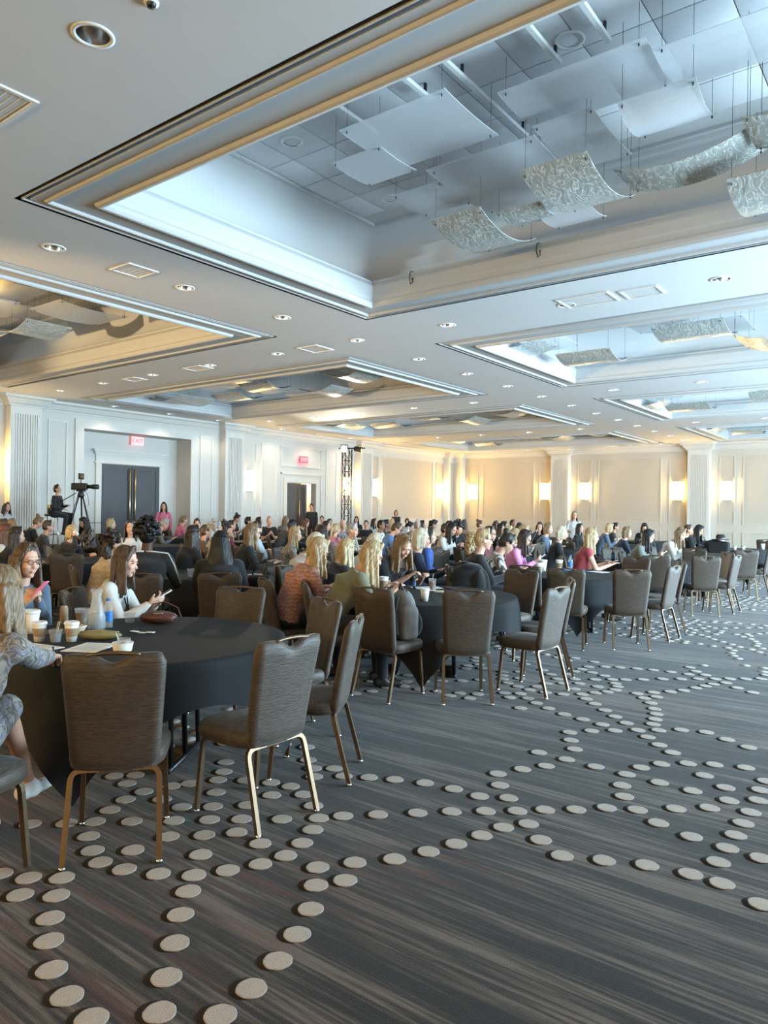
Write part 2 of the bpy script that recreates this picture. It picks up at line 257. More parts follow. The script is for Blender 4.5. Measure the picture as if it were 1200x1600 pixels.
PEOPLE_POS = [(q[0], float(q[1]), float(q[2]), float(q[3]), radians(float(q[4]))) for q in (p.split() for p in "A1 -19.12 9.05 1.68 -85; A2 -12.00 5.62 1.38 5; A2b -12.75 6.12 1.37 44; A3 -10.84 5.13 1.33 -25; A3b -10.11 4.93 1.31 -26; A4 -16.76 8.72 1.34 -17; A5 -14.04 7.46 1.32 -28; A7 -16.04 9.33 1.34 -170; A8 -11.63 6.59 1.29 -60; A9 -5.22 2.62 1.33 -87; A10 -3.41 1.61 1.32 5; B1 -15.05 9.46 1.34 -32; B2 -11.12 7.36 1.38 -124; B3 -6.56 4.55 1.47 45; B4 -7.38 4.68 1.31 -22; B5 -5.13 3.38 1.29 -53; B6 -19.13 13.83 1.77 -136; B7 -14.53 10.61 1.34 -36; B8 -18.09 13.81 1.37 -27; B9 -13.89 10.97 1.36 -128; B10 -8.30 6.50 1.36 -8; C1 -10.64 8.61 1.30 -29; C2 -10.02 8.33 1.37 -40; C3 -11.72 9.99 1.33 10; C4 -13.71 11.86 1.32 -41; C5 -18.39 16.21 1.41 -61; C6 -15.20 13.75 1.38 -42; C7 -6.08 5.11 1.36 50; C8 -7.64 7.00 1.40 -33; C9 -9.75 9.03 1.38 -13; C10 -16.56 15.41 1.36 -53; C11 -14.58 13.97 1.40 -124; C12 -16.17 16.15 1.40 35; C13 -12.67 12.97 1.34 -36; D1 -8.36 8.59 1.33 -46; D2 -14.52 15.40 1.33 -57; D3 -19.88 21.31 1.85 -157; D4 -18.44 20.33 1.38 -138; D5 -15.02 16.91 1.33 -108; D6 -11.75 13.11 1.34 -58; D7 -7.68 8.48 1.36 32; D8 -10.37 11.90 1.31 -9; D9 -6.02 6.60 1.31 -18; D10 -11.82 13.81 1.37 -129; D11 -17.32 21.00 1.38 -140; D12 -8.38 10.08 1.37 -80; D13 -14.15 17.63 1.30 -141; D14 -15.03 19.16 1.35 -72; D15 -11.03 14.35 1.37 -82; D16 -11.69 15.42 1.37 -53; D17 -5.63 7.28 1.30 -52; D18 -4.77 5.29 1.32 -28; D19 -5.09 6.05 1.29 -20; D20 -4.14 5.33 1.31 -42; D21 -4.77 6.68 1.32 -104; E1 -19.00 25.76 1.64 -134; E2 -13.91 18.63 1.37 37; E3 -14.83 20.76 1.35 -144; E4 -9.38 12.84 1.34 -54; E5 -10.90 15.46 1.32 -65; E6 -11.69 16.86 1.37 -135; E7 -13.02 19.06 1.32 -56; E8 -7.64 10.65 1.31 -64; E9 -5.89 8.33 1.31 15; E10 -5.20 7.61 1.39 -46; E11 -6.13 9.16 1.36 -56; E12 -11.53 17.56 1.39 -57; E13 -8.39 13.16 1.35 -67; E14 -9.86 15.62 1.37 -28; E15 -7.51 12.07 1.39 -88; E16 -8.46 13.86 1.37 -119; E17 -14.82 24.10 1.33 -118; E18 -11.51 19.08 1.37 1; E19 -10.85 18.89 1.36 -60; E20 -4.43 7.82 1.40 -50; F1 -5.99 10.78 1.37 -81; F2 -11.30 20.69 1.33 -121; F3 -8.39 15.61 1.34 -72; F4 -8.68 16.33 1.38 -72; F5 -6.43 12.27 1.35 -72; F6 -12.00 23.18 1.36 -93; F7 -7.65 15.10 1.37 17; F8 -7.14 14.43 1.34 -104; F9 -5.71 11.24 1.32 -73; F10 -4.49 8.65 1.32 -53; F11 -4.95 10.06 1.34 -74; F12 -8.12 17.20 1.37 -155; F13 -7.10 15.46 1.38 -75; F14 -5.53 12.64 1.37 -66; F15 -8.79 20.97 1.67 -147; F16 -7.64 18.58 1.34 -88; G1 -4.22 10.74 1.39 -59; G2 -6.92 18.94 1.35 -60; G2b -7.92 22.07 1.34 -70; G3 -5.47 15.95 1.33 -61; G4 -6.64 20.78 1.35 -162; G5 -3.98 12.81 1.34 -83; H1 -4.10 15.24 1.34 -95; H2 -5.09 19.39 1.36 -75; H3 -4.64 18.79 1.37 -96".split(";"))]
# ------------------------------------------------------------------ the room
ROWS = [(3.51+7.56*k, 9.10+7.56*k) for k in range(4)]
COLS = [(-19.24, -9.365), (-7.36, 2.50)]
DL = []                              # recessed downlights on the beams
for x in (-2.3, -4.4, -6.45): DL.append((x, 10.09))
for y in (10.09, 17.65, 25.2):
    for k in range(6): DL.append((-8.36-2.03*k, y))
    if y > 11:
        for x in (-2.3, -4.4, -6.45): DL.append((x, y))
for r0, r1 in ROWS:
    for k in range(3): DL.append((-8.36, r0+.95+1.88*k))
DL += [(-4.4, 2.59), (-6.4, 2.59)]
for y in (12.6, 14.6, 16.6, 19.7, 21.7, 23.7): DL.append((-19.93, y))
for x in (-18, -15.9, -13.8, -11.7, -9.6, -7.5, -5.4): DL.append((x, 32.2))
def evalmesh(o):
    dg = bpy.context.evaluated_depsgraph_get(); return bpy.data.meshes.new_from_object(o.evaluated_get(dg))
def make_ceiling():
    xs = [XL-.3, COLS[0][0], COLS[0][1], COLS[1][0], COLS[1][1], XR+.3]; ys = [YB-.3]+[v for r in ROWS for v in r]+[YF+.3]
    bm = bmesh.new(); V = {}
    for i, x in enumerate(xs):
        for j, y in enumerate(ys): V[i, j] = bm.verts.new((x, y, CZ))
    for i in range(len(xs)-1):
        for j in range(len(ys)-1):
            if i in (1, 3) and j % 2 == 1: continue
            bm.faces.new((V[i, j], V[i, j+1], V[i+1, j+1], V[i+1, j]))
    r = bmesh.ops.extrude_face_region(bm, geom=bm.faces[:])
    bmesh.ops.translate(bm, vec=(0, 0, .16), verts=[e for e in r['geom'] if isinstance(e, bmesh.types.BMVert)])
    bmesh.ops.recalc_face_normals(bm, faces=bm.faces[:])
    me = bpy.data.meshes.new('ceiling'); bm.to_mesh(me); bm.free()
    o = put('ceiling_tmp', me)
    c = MB()
    for x, y in DL: c.lathe([(.105, -.1), (.105, .3)], (x, y, CZ), 20)
    co = c.build('cut_tmp', None)
    md = o.modifiers.new('b', 'BOOLEAN'); md.object = co; md.operation = 'DIFFERENCE'; md.solver = 'EXACT'
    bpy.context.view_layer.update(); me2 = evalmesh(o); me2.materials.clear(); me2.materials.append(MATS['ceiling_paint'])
    bpy.data.objects.remove(o); bpy.data.objects.remove(co)
    return struct(put('ceiling', me2))
ceil = make_ceiling()
fl = MB(); fl.box(XL-1.4, XR+.3, YB-.3, YF+.3, -.1, 0); floor = struct(fl.build('floor', 'carpet_weave'))
# carpet dots: a repeating rosette motif, mirrored about its centre, set in a half-drop lattice
MOTIF = [tuple(map(float, p.split(','))) for p in "0.52,0.48 0.14,0.13 0.55,0.17 0.28,0.26 0.63,0.62 0.30,0.48 0.15,0.55 0.41,0.38 0.77,0.75 0.90,0.87 0.26,0.97 1.16,0.77 0.13,0.88 0.88,0.13 0.75,1.16 0.00,0.38 1.01,0.99 1.08,0.42 0.00,0.57 0.00,0.75 0.57,0.00 0.92,1.16 0.00,0.22 0.00,0.93 0.77,0.00 0.94,0.00 0.40,0.00 1.00,0.27 0.58,1.11 1.14,0.58 0.40,1.04 0.24,0.00 0.00,0.00 1.21,0.88 0.42,1.17 0.24,1.14 0.00,1.08".split()]
TR = [tuple(map(float, p.split(','))) for p in TRACED.split()]
grid = {}
def near(x, y, d):
    i, j = int(x//.2), int(y//.2)
    return any(hypot(x-a, y-b) < d for u in (-1, 0, 1) for v in (-1, 0, 1) for a, b in grid.get((i+u, j+v), ()))
dots = []
def adddot(x, y): dots.append((x, y)); grid.setdefault((int(x//.2), int(y//.2)), []).append((x, y))
for x, y in TR: adddot(x, y)
def neart(x, y): return any(hypot(x-a, y-b) < .23 for a, b in TR) if y < 9 and -4.5 < x < 0 else False
for i in range(-6, 3):
    for j in range(-2, 9):
        for ox, oy in ((0, 0), (2.17, 2.0725)):
            for mx, my in MOTIF:
                for sx in (1, -1):
                    for sy in (1, -1):
                        x, y = -2.962+i*4.34+ox+sx*mx, 2.442+j*4.145+oy+sy*my
                        if XL+.2 < x < XR-.2 and YB+.2 < y < YF-.3 and not near(x, y, .13) and not neart(x, y): adddot(x, y)
def inview(x, y, z=0):
    d = Vector((x, y, z-EYE)); w = d.dot(fw)
    return w > .3 and abs(d.dot(rt)/w*1141.4) < 612 and abs(d.dot(up)/w*1141.4) < 812
def hidden(x, y): return x < -4.0-(.25*max(0, y-4)) and y > 2.9     # floor behind the front tables
dots.sort(key=lambda p: (not inview(*p), hidden(*p), p[0]**2+p[1]**2))
def dot_mesh(seed):
    rg = random.Random(seed); dm = MB(); n = 36; V = []; p1, p2 = rg.uniform(0, 6), rg.uniform(0, 6); wob = [1+.018*sin(3*2*pi*k/n+p1)+.014*sin(7*2*pi*k/n+p2) for k in range(n)]
    for r, z in ((.0525, 0), (.0525, .0028), (.0495, .0042)): V += [(r*wob[k]*cos(2*pi*k/n), r*wob[k]*sin(2*pi*k/n), z) for k in range(n)]
    dm.add(V, [(i*n+k, i*n+(k+1) % n, (i+1)*n+(k+1) % n, (i+1)*n+k) for i in range(2) for k in range(n)]+[tuple(range(2*n, 3*n))])
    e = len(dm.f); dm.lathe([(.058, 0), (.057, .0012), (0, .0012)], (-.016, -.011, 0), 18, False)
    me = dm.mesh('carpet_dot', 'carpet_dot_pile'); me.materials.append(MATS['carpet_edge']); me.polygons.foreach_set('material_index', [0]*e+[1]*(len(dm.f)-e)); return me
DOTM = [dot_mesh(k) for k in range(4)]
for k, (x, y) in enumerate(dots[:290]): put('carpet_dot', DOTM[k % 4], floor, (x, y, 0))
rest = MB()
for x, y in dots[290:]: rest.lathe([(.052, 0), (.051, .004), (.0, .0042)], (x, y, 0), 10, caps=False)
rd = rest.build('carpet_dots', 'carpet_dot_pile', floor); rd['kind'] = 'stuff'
# walls
AL0, AL1, ALZ, AD = 12.0, 15.95, 3.96, .75
D20, D21, D2Z = 20.62, 22.3, 2.68
w = MB()
for a, b, z0, z1 in ((YB, AL0, 0, CZ), (AL0, AL1, ALZ, CZ), (AL1, D20, 0, CZ), (D20, D21, D2Z, CZ), (D21, YF+.25, 0, CZ)): w.box(XL-.25, XL, a, b, z0, z1)
w.box(XL-AD-.2, XL-AD, AL0-.2, AL1+.2, 0, CZ); w.box(XL-AD, XL-.25, AL0-.2, AL0, 0, CZ); w.box(XL-AD, XL-.25, AL1, AL1+.2, 0, CZ); w.box(XL-AD, XL-.25, AL0, AL1, ALZ, CZ)
wl = struct(w.build('wall_left', 'wall_paint'))
w = MB(); w.box(XL-.25, XR+.25, YF, YF+.25, 0, CZ); wf = struct(w.build('wall_far', 'wall_warm_lit'))
w = MB(); w.box(XL-.25, XR+.25, YB-.25, YB, 0, CZ); wb = struct(w.build('wall_back', 'wall_paint'))
w = MB(); yy = YB
for wy in WINY: w.box(XR, XR+.25, yy, wy, 0, CZ); w.box(XR, XR+.25, wy, wy+4.2, 0, .45); w.box(XR, XR+.25, wy, wy+4.2, 3.75, CZ); yy = wy+4.2
w.box(XR, XR+.25, yy, YF, 0, CZ); wr = struct(w.build('wall_right', 'wall_paint'))
for i, wy in enumerate(WINY):
    m = MB()
    for k in range(4): y = wy+k*1.4; m.box(XR+.03, XR+.09, y-.03, y+.03, .45, 3.75)
    for z in (.45, 2.6, 3.75): m.box(XR+.03, XR+.09, wy, wy+4.2, z-.03, z+.03)
    struct(m.build('window_%d' % (i+1), 'moulding_paint'))
# cornice with jogs around the pilasters
PP, PW = .32, .44
PILL = (10.12, 17.68, 25.3); PILF = (-14.4, -8.17)
PROF = [(0, -.29), (.05, -.29), (.06, -.25), (.1, -.23), (.19, -.1), (.26, -.07), (.27, -.02), (.30, 0), (0, 0)]
def cornice(name, along0, along1, pil, mapf, prof=PROF, base=CZ, jog=PP, m='moulding_paint'):
    V = []; F = []; np_ = len(prof)
    for d, z in prof: pass
    path = [(along0, 0, 0)]
    for p in pil: path += [(p-PW, 0, -1), (p-PW, jog, -1), (p+PW, jog, 1), (p+PW, 0, 1)]
    path.append((along1, 0, 0))
    for a, o, sg in path:
        for d, z in prof: V.append(mapf(a+sg*d, o+d, base+z))
    for i in range(len(path)-1):
        for k in range(np_-1): F.append((i*np_+k, i*np_+k+1, (i+1)*np_+k+1, (i+1)*np_+k))
    mb = MB(); mb.add(V, F); return struct(mb.build(name, m))
cornice('trim_1', YB, YF, PILL+(32.5,), lambda a, o, z: (XL+o, a, z))
cornice('trim_2', XL, XR, (-20.2,)+PILF, lambda a, o, z: (a, YF-o, z))
cornice('trim_3', XL, XR, (), lambda a, o, z: (a, YB+o, z)); cornice('trim_4', YB, YF, (), lambda a, o, z: (XR-o, a, z))
BP = [(0, 0), (.03, 0), (.03, .16), (.02, .18), (.02, .22), (0, .24)]
for nme, a0, a1, pl, mf in (('baseboard_left', YB, AL0, PILL[:1], lambda a, o, z: (XL+o, a, z)), ('baseboard_left_far', AL1, D20, PILL[1:2], lambda a, o, z: (XL+o, a, z)), ('baseboard_left_end', D21, YF, PILL[2:]+(32.5,), lambda a, o, z: (XL+o, a, z)), ('baseboard_far', XL, XR, (-20.2,)+PILF, lambda a, o, z: (a, YF-o, z)), ('baseboard_back', XL, XR, (), lambda a, o, z: (a, YB+o, z)), ('baseboard_right', YB, YF, (), lambda a, o, z: (XR-o, a, z))):
    cornice(nme, a0, a1, pl, mf, BP, 0, PP)
def pilaster(cx, cy, ax, parent):      # fluted pilaster standing proud of the wall
    m = MB(); W2 = PW
    def bx(a0, a1, d0, d1, z0, z1):
        if ax == 'y': m.box(XL+d0, XL+d1, cy+a0, cy+a1, z0, z1)
        else: m.box(cx+a0, cx+a1, YF-d1, YF-d0, z0, z1)
    bx(-W2, W2, 0, PP-.03, 0, CZ-.02)
    for s in (-1, 1): bx(min(s*W2, s*(W2-.13)), max(s*W2, s*(W2-.13)), PP-.03, PP, 0, CZ-.02)
    bx(-W2+.13, W2-.13, PP-.03, PP, 4.15, CZ-.02); bx(-W2+.13, W2-.13, PP-.03, PP, 0, .5)
    n = 9; st = (2*W2-.26)/n
    for k in range(n): a = -W2+.13+st*(k+.5); bx(a-st*.3, a+st*.3, PP-.03, PP-.004, .5, 4.15)
    m.build('pilaster', 'moulding_paint', parent)
for y in PILL+(32.5,): pilaster(0, y, 'y', wl)
for x in (-20.2,)+PILF: pilaster(x, 0, 'x', wf)
def panel(parent, ax, a0, a1, z0, z1, paper=True):
    m = MB(); t = .055; d = .028
    def bx(b0, b1, d0, d1, c0, c1, mm):
        if ax == 'y': mm.box(XL+d0, XL+d1, b0, b1, c0, c1)
        else: mm.box(b0, b1, YF-d1, YF-d0, c0, c1)
    for q in ((a0, a1, z0, z0+t), (a0, a1, z1-t, z1), (a0, a0+t, z0+t, z1-t), (a1-t, a1, z0+t, z1-t)): bx(q[0], q[1], 0, d, q[2], q[3], m)
    o = m.build('wall_panel', 'moulding_paint' if ax == 'y' and a0 < 25 else 'wall_warm_lit', parent)
    if paper and z1-z0 > 1:
        p = MB(); bx(a0+t, a1-t, 0, .006, z0+t, z1-t, p); p.build('panel_field', 'panel_warm_lit' if ax == 'x' or a0 > 25 else 'wall_paint', o)  # far fields get the warm-tinted copy, near ones plain wall paint
PZ0, PZ1, LZ0, LZ1 = 1.24, 4.13, .3, .93
for a0, a1 in ((7.9, 9.45), (10.9, 11.5), (16.36, 16.92), (18.25, 19.02), (19.24, 20.08), (22.92, 23.62), (23.9, 24.72), (25.95, 26.52), (26.8, 31.05), (31.32, 32.0)):
    panel(wl, 'y', a0, a1, PZ0, PZ1); panel(wl, 'y', a0, a1, LZ0, LZ1)
panel(wl, 'y', 20.27, 22.67, 3.31, 4.13)
for a0, a1 in ((-19.65, -18.98), (-18.71, -15.83), (-15.58, -14.96), (-13.63, -12.92), (-12.64, -9.77), (-9.46, -8.75), (-7.43, -6.8), (-6.52, -3.6), (-3.3, -2.6)):
    panel(wf, 'x', a0, a1, PZ0, PZ1); panel(wf, 'x', a0, a1, LZ0, LZ1)
# alcove frame, door casings, doors
m = MB(); m.box(XL, XL+.05, AL0-.28, AL0, 0, ALZ+.28); m.box(XL, XL+.05, AL1, AL1+.28, 0, ALZ+.28); m.box(XL, XL+.05, AL0, AL1, ALZ, ALZ+.28); m.build('alcove_frame', 'moulding_paint', wl)
xa = XL-AD
m = MB(); m.box(xa, xa+.06, 12.85, 13.05, 0, 3.28); m.box(xa, xa+.06, 15.2, 15.42, 0, 3.28); m.box(xa, xa+.06, 13.05, 15.2, 3.0, 3.28); m.box(xa, xa+.1, 12.8, 15.47, 3.28, 3.36); m.box(xa, xa+.16, 12.74, 15.53, 3.36, 3.44); m.box(xa, xa+.08, 12.8, 15.47, 3.0, 3.04); m.build('door_casing', 'moulding_paint', wl)
def leaf(mb, x, y0, y1, z1):
    mb.box(x, x+.045, y0, y1, .01, z1)
    for q in ((y0, y0+.14, .01, z1), (y1-.14, y1, .01, z1), (y0+.14, y1-.14, z1-.16, z1), (y0+.14, y1-.14, .01, .3)): mb.box(x+.045, x+.065, q[0], q[1], q[2], q[3])
d1 = struct(put('door_1', None))
for y0, y1, s in ((13.06, 14.12, 1), (14.14, 15.2, -1)):
    m = MB(); leaf(m, xa+.01, y0, y1, 2.98); lf = m.build('door_leaf', 'door_grey', d1)
    yp = y1-.09 if s > 0 else y0+.09
    h = MB(); h.tube([(xa+.13, yp, .45), (xa+.13, yp, 2.88)], .022, 8); h.tube([(xa+.07, yp, .5), (xa+.13, yp, .5)], .015, 6); h.tube([(xa+.07, yp, 2.8), (xa+.13, yp, 2.8)], .015, 6); h.build('door_pull', 'brass', lf)
m = MB(); m.box(XL, XL+.05, D20-.16, D20, 0, D2Z+.16); m.box(XL, XL+.05, D21, D21+.16, 0, D2Z+.16); m.box(XL, XL+.05, D20, D21, D2Z, D2Z+.16); m.box(XL, XL+.03, 20.3, 20.36, 0, 3.05); m.box(XL, XL+.03, 22.6, 22.66, 0, 3.05); m.box(XL, XL+.03, 20.3, 22.66, 3.0, 3.06); m.build('door_casing', 'moulding_paint', wl)
d2 = struct(put('door_2', None))
m = MB(); leaf(m, 0, 0, .72, D2Z-.03); a = m.build('door_leaf', 'door_brown', d2, (XL-.06, D20+.01, 0), radians(-8))
m = MB(); leaf(m, 0, -.86, 0, D2Z-.03); b_ = m.build('door_leaf', 'door_grey', d2, (XL-.5, D21-.06, 0), radians(5))
h = MB(); h.tube([(.12, .62, .9), (.12, .62, 2.0)], .018, 8); h.build('door_pull', 'brass', a)
# the lit corridor behind the open door
m = MB(); m.box(XL-2.6, XL-2.4, D20-1, D21+1, 0, 2.9); m.box(XL-2.4, XL-.25, D20-1, D21+1, 2.8, 2.9); m.box(XL-2.4, XL-.25, D20-1.1, D20-1, 0, 2.9); m.box(XL-2.4, XL-.25, D21+1, D21+1.1, 0, 2.9); struct(m.build('wall_corridor', 'wall_paint'))
m = MB(); m.box(XL-2.6, XL-.1, D20-1, D21+1, -.1, -.001); struct(m.build('floor_corridor', 'carpet_weave'))
pl = bpy.data.lights.new('corridor_lamp', 'POINT'); pl.energy = 45; pl.color = (1, .75, .45); pl.shadow_soft_size = .15; po = bpy.data.objects.new('corridor_lamp', pl); po.location = (XL-1.2, D21+.3, 2.5); COL.objects.link(po)
# ------------------------------------------------------------------ ceiling coffers
def rect_sweep(mb, x0, x1, y0, y1, prof, z, smooth=False):
    V = []; n = len(prof)
    for cx, cy, sx, sy in ((x0, y0, 1, 1), (x1, y0, -1, 1), (x1, y1, -1, -1), (x0, y1, 1, -1)):
        for s, h in prof: V.append((cx+sx*s, cy+sy*s, z+h))
    F = [(i*n+k, ((i+1) % 4)*n+k, ((i+1) % 4)*n+k+1, i*n+k+1) for i in range(4) for k in range(n-1)]
    mb.add(V, F, smooth)
tl = MB(); tl.rbox(-.2985, .2985, -.2985, .2985, -.012, 0, .006); tme = tl.mesh('ceiling_tile', 'tile_white')
tn = 5
for ci, (x0, x1) in enumerate(COLS):
    for ri, (y0, y1) in enumerate(ROWS):
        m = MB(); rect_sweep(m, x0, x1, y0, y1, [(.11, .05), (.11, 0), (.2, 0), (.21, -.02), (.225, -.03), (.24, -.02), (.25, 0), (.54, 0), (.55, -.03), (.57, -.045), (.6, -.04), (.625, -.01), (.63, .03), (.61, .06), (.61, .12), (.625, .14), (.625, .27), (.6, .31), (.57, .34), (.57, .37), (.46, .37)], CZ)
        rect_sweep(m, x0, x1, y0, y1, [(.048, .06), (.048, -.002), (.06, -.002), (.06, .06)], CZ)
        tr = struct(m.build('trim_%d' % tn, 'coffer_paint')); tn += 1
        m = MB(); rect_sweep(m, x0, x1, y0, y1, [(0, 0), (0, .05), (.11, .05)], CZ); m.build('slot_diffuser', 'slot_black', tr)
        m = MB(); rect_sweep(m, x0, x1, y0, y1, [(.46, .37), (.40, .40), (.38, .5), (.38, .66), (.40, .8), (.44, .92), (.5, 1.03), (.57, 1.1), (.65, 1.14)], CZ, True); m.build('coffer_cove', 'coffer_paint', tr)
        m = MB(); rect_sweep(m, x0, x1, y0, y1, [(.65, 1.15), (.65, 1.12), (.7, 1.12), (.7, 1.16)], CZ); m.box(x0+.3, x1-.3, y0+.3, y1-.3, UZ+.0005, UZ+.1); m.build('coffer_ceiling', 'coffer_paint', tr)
        if (ci, ri) in ((1, 0), (1, 1), (0, 0)):
            X0, X1, Y0, Y1 = x0+.7, x1-.7, y0+.7, y1-.7
            i = 0
            while X0+.16+.605*(i+.5)+.3 < X1:
                j = 0
                while Y0+.26+.605*(j+.5)+.3 < Y1+.01:
                    put('ceiling_tile', tme, tr, (X0+.42+.605*(i+.5) if i else X0+.42+.3025, Y0+.26+.605*(j+.5), UZ)); j += 1
                i += 1
                if X0+.42+.605*(i+.5)+.3 > X1: break
            for j in range(6):     # cut tiles along the left edge
                t = put('ceiling_tile', tme, tr, (X0+.21, Y0+.26+.605*(j+.5), UZ)); t.scale = (.68, 1, 1)
# ------------------------------------------------------------------ fixtures
def half_round(mb, w, d, z0, z1, seg=10):
    V = []; F = []
    for z in (z0, z1):
        for k in range(seg+1): a = pi*k/seg; V.append((-w*cos(a), d*sin(a), z))
    n = seg+1
    for k in range(seg): F.append((k, k+1, n+k+1, n+k))
    F.append(tuple(range(n))[::-1]); F.append(tuple(range(n, 2*n))); F.append((0, n, 2*n-1, seg)); mb.add(V, F)
g1, g2, g3 = MB(), MB(), MB()
half_round(g1, .165, .15, -.38, .38)
half_round(g2, .172, .157, -.008, .008); BM_ = g2.mesh('band', 'brass')
g3.box(-.19, .19, 0, .012, -.41, .41)
GM, KM = g1.mesh('glass_shade', 'sconce_glass'), g3.mesh('backplate', 'bronze')
def sconce(x, y, z, rz, label):
    t = thing('wall_sconce', label, 'lamp', (x, y, z), rz, 'lit wall sconces'); put('glass_shade', GM, t, (0, .012, 0)); [put('band', BM_, t, (0, .012, q)) for q in (-.388, -.15, 0, .388)]; put('backplate', KM, t); return t
LS = [(9.0, 'lit sconce at the left photo edge beside the first fluted pilaster'), (18.65, 'lit sconce between the double door and the open door'), (24.28, 'lit sconce behind the metal truss tower'), (26.24, 'lit sconce just right of the truss and third pilaster'), (31.66, 'lit sconce on left wall closest to the room corner')]
for y, lb in LS: sconce(XL, y, 2.65, radians(-90), lb)
FS = [(-19.32, 'lit sconce on far wall closest to the room corner'), (-15.27, 'lit sconce just left of the middle far-wall pilaster'), (-13.27, 'lit sconce just right of the middle far-wall pilaster'), (-9.1, 'lit sconce just left of the right far-wall pilaster'), (-7.12, 'lit sconce just right of the right far-wall pilaster')]
for x, lb in FS: sconce(x, YF, 2.65, pi, lb)
for k, x in enumerate((-18, -15, -12, -9.5, -7, -4.6, -2.4, -.2, 2.0)): sconce(x, YB, 2.65, 0, ORDN[k]+' sconce added out of view behind camera for warm fill')  # unseen sconces, added to throw warm fill on the near end
r1, r2, r3 = MB(), MB(), MB()
r1.lathe([(.104, .004), (.135, .002), (.135, -.006), (.108, -.01), (.104, .004)], seg=28, caps=False)
r2.lathe([(.104, 0), (.098, .06), (.075, .12), (.045, .145)], seg=28, caps=False)
r3.lathe([(.046, .145), (.03, .12), (.0, .115)], seg=14, caps=False)
RM, CM = r1.mesh('trim_ring', 'white_plastic'), r2.mesh('reflector', 'chrome')
mat('lamp_glow', (1, .9, .75), .4, var=0, emis=(1, .85, .6), es=2.0); LM = r3.mesh('lamp', 'lamp_glow')
def lamp_spot(t, power):
    l = bpy.data.lights.new('downlight_bulb', 'SPOT'); l.energy = power; l.color = (1, .84, .64); l.spot_size = radians(120); l.spot_blend = .7; l.shadow_soft_size = .06
    o = bpy.data.objects.new('downlight_bulb', l); o.parent = t; o.location = (0, 0, -.02); COL.objects.link(o)
def dl_label(x, y):
    if x < -19: return ORDN[sorted(q[1] for q in DL if q[0] < -19).index(y)]+' round downlight along the left wall, counted from camera'
    if y > 31: return ORDN[sorted(q[0] for q in DL if q[1] > 31).index(x)]+' round downlight along the far wall, counted from left'
    for yy, nme in ((2.59, 'beam nearest the camera'), (10.09, 'first crossbeam'), (17.65, 'second crossbeam'), (25.2, 'third crossbeam')):
        if abs(y-yy) < .01: return ORDN[sorted(q[0] for q in DL if abs(q[1]-yy) < .01 and q[0] > -19).index(x)]+' round downlight from left on the '+nme
    return ORDN[sorted(q[1] for q in DL if abs(q[0]+8.36) < .01 and all(abs(q[1]-z) > .01 for z in (10.09, 17.65, 25.2))).index(y)]+' round downlight from camera on the beam between coffer rows'
for x, y in DL:
    t = thing('downlight', dl_label(x, y), 'light', (x, y, CZ), 0, 'downlights in the beams'); put('trim_ring', RM, t); put('reflector', CM, t); put('lamp', LM, t)
    if x < -19 or y > 31 or y > 17: lamp_spot(t, 34 if x < -19 else 9 if y > 31 else 10)
for x, y, lb in ((-5.94, 5.96, 'round downlight in the tiles near the nearest coffer corner'), (-5.94, 7.82, 'round downlight in tiles beside the far left hanging sheets'), (-2.67, 6.11, 'round downlight above the white rails of the nearest coffer')):
    t = thing('downlight', lb, 'light', (x, y, UZ-.016), 0, 'downlights in the tiles'); put('trim_ring', RM, t)
    m = MB(); m.lathe([(.104, 0), (.09, .008), (.0, .009)], seg=24, caps=False); m.build('reflector', 'chrome', t)
def vent(x, y, sx, sy, lb):
    t = thing('ceiling_vent', lb, 'vent', (x, y, CZ)); m = MB(); a = .035
    for q in ((-sx, sx, -sy, -sy+a), (-sx, sx, sy-a, sy), (-sx, -sx+a, -sy+a, sy-a), (sx-a, sx, -sy+a, sy-a)): m.box(*q, -.014, .0)
    m.build('frame', 'white_plastic', t); m = MB(); m.box(-sx+a, sx-a, -sy+a, sy-a, -.004, 0); m.build('plate', 'ceiling_paint', t)
    for k in range(5):
        m = MB(); yy = -sy+a+(2*sy-2*a)*(k+.5)/5; m.box(-sx+a, sx-a, yy-.004, yy+.004, -.007, -.004); m.build('slat', 'white_plastic', t)
for x, y, sx, sy, lb in ((-8.3, 5.5, .22, .22, 'square ceiling vent between two downlights left of nearest coffer'), (-9.45, 10.17, .25, .25, 'square ceiling vent near the crossing of the beams'), (-4.05, 10.02, .38, .26, 'wide ceiling vent beside a downlight on the near crossbeam'), (-3.3, 10.08, .26, .22, 'square framed vent right of the wide ceiling vent'), (-15.3, 10.19, .25, .2, 'ceiling vent on the left crossbeam nearest the left wall'), (-12.9, 10.15, .3, .2, 'ceiling vent on left crossbeam beside middle downlight'), (-5.75, 2.62, .3, .16, 'ceiling vent cut by the left photo edge')): vent(x, y, sx, sy, lb)
t = thing('sprinkler', 'small dark sprinkler opening at the top photo edge', 'sprinkler', (-3.83, 2.63, CZ)); m = MB(); m.lathe([(.045, 0), (.045, -.008), (.0, -.01)], seg=16, caps=False); m.build('plate', 'white_plastic', t); m = MB(); m.lathe([(.03, -.008), (.025, -.03), (0, -.034)], seg=12, caps=False); m.build('head', 'dark_metal', t)
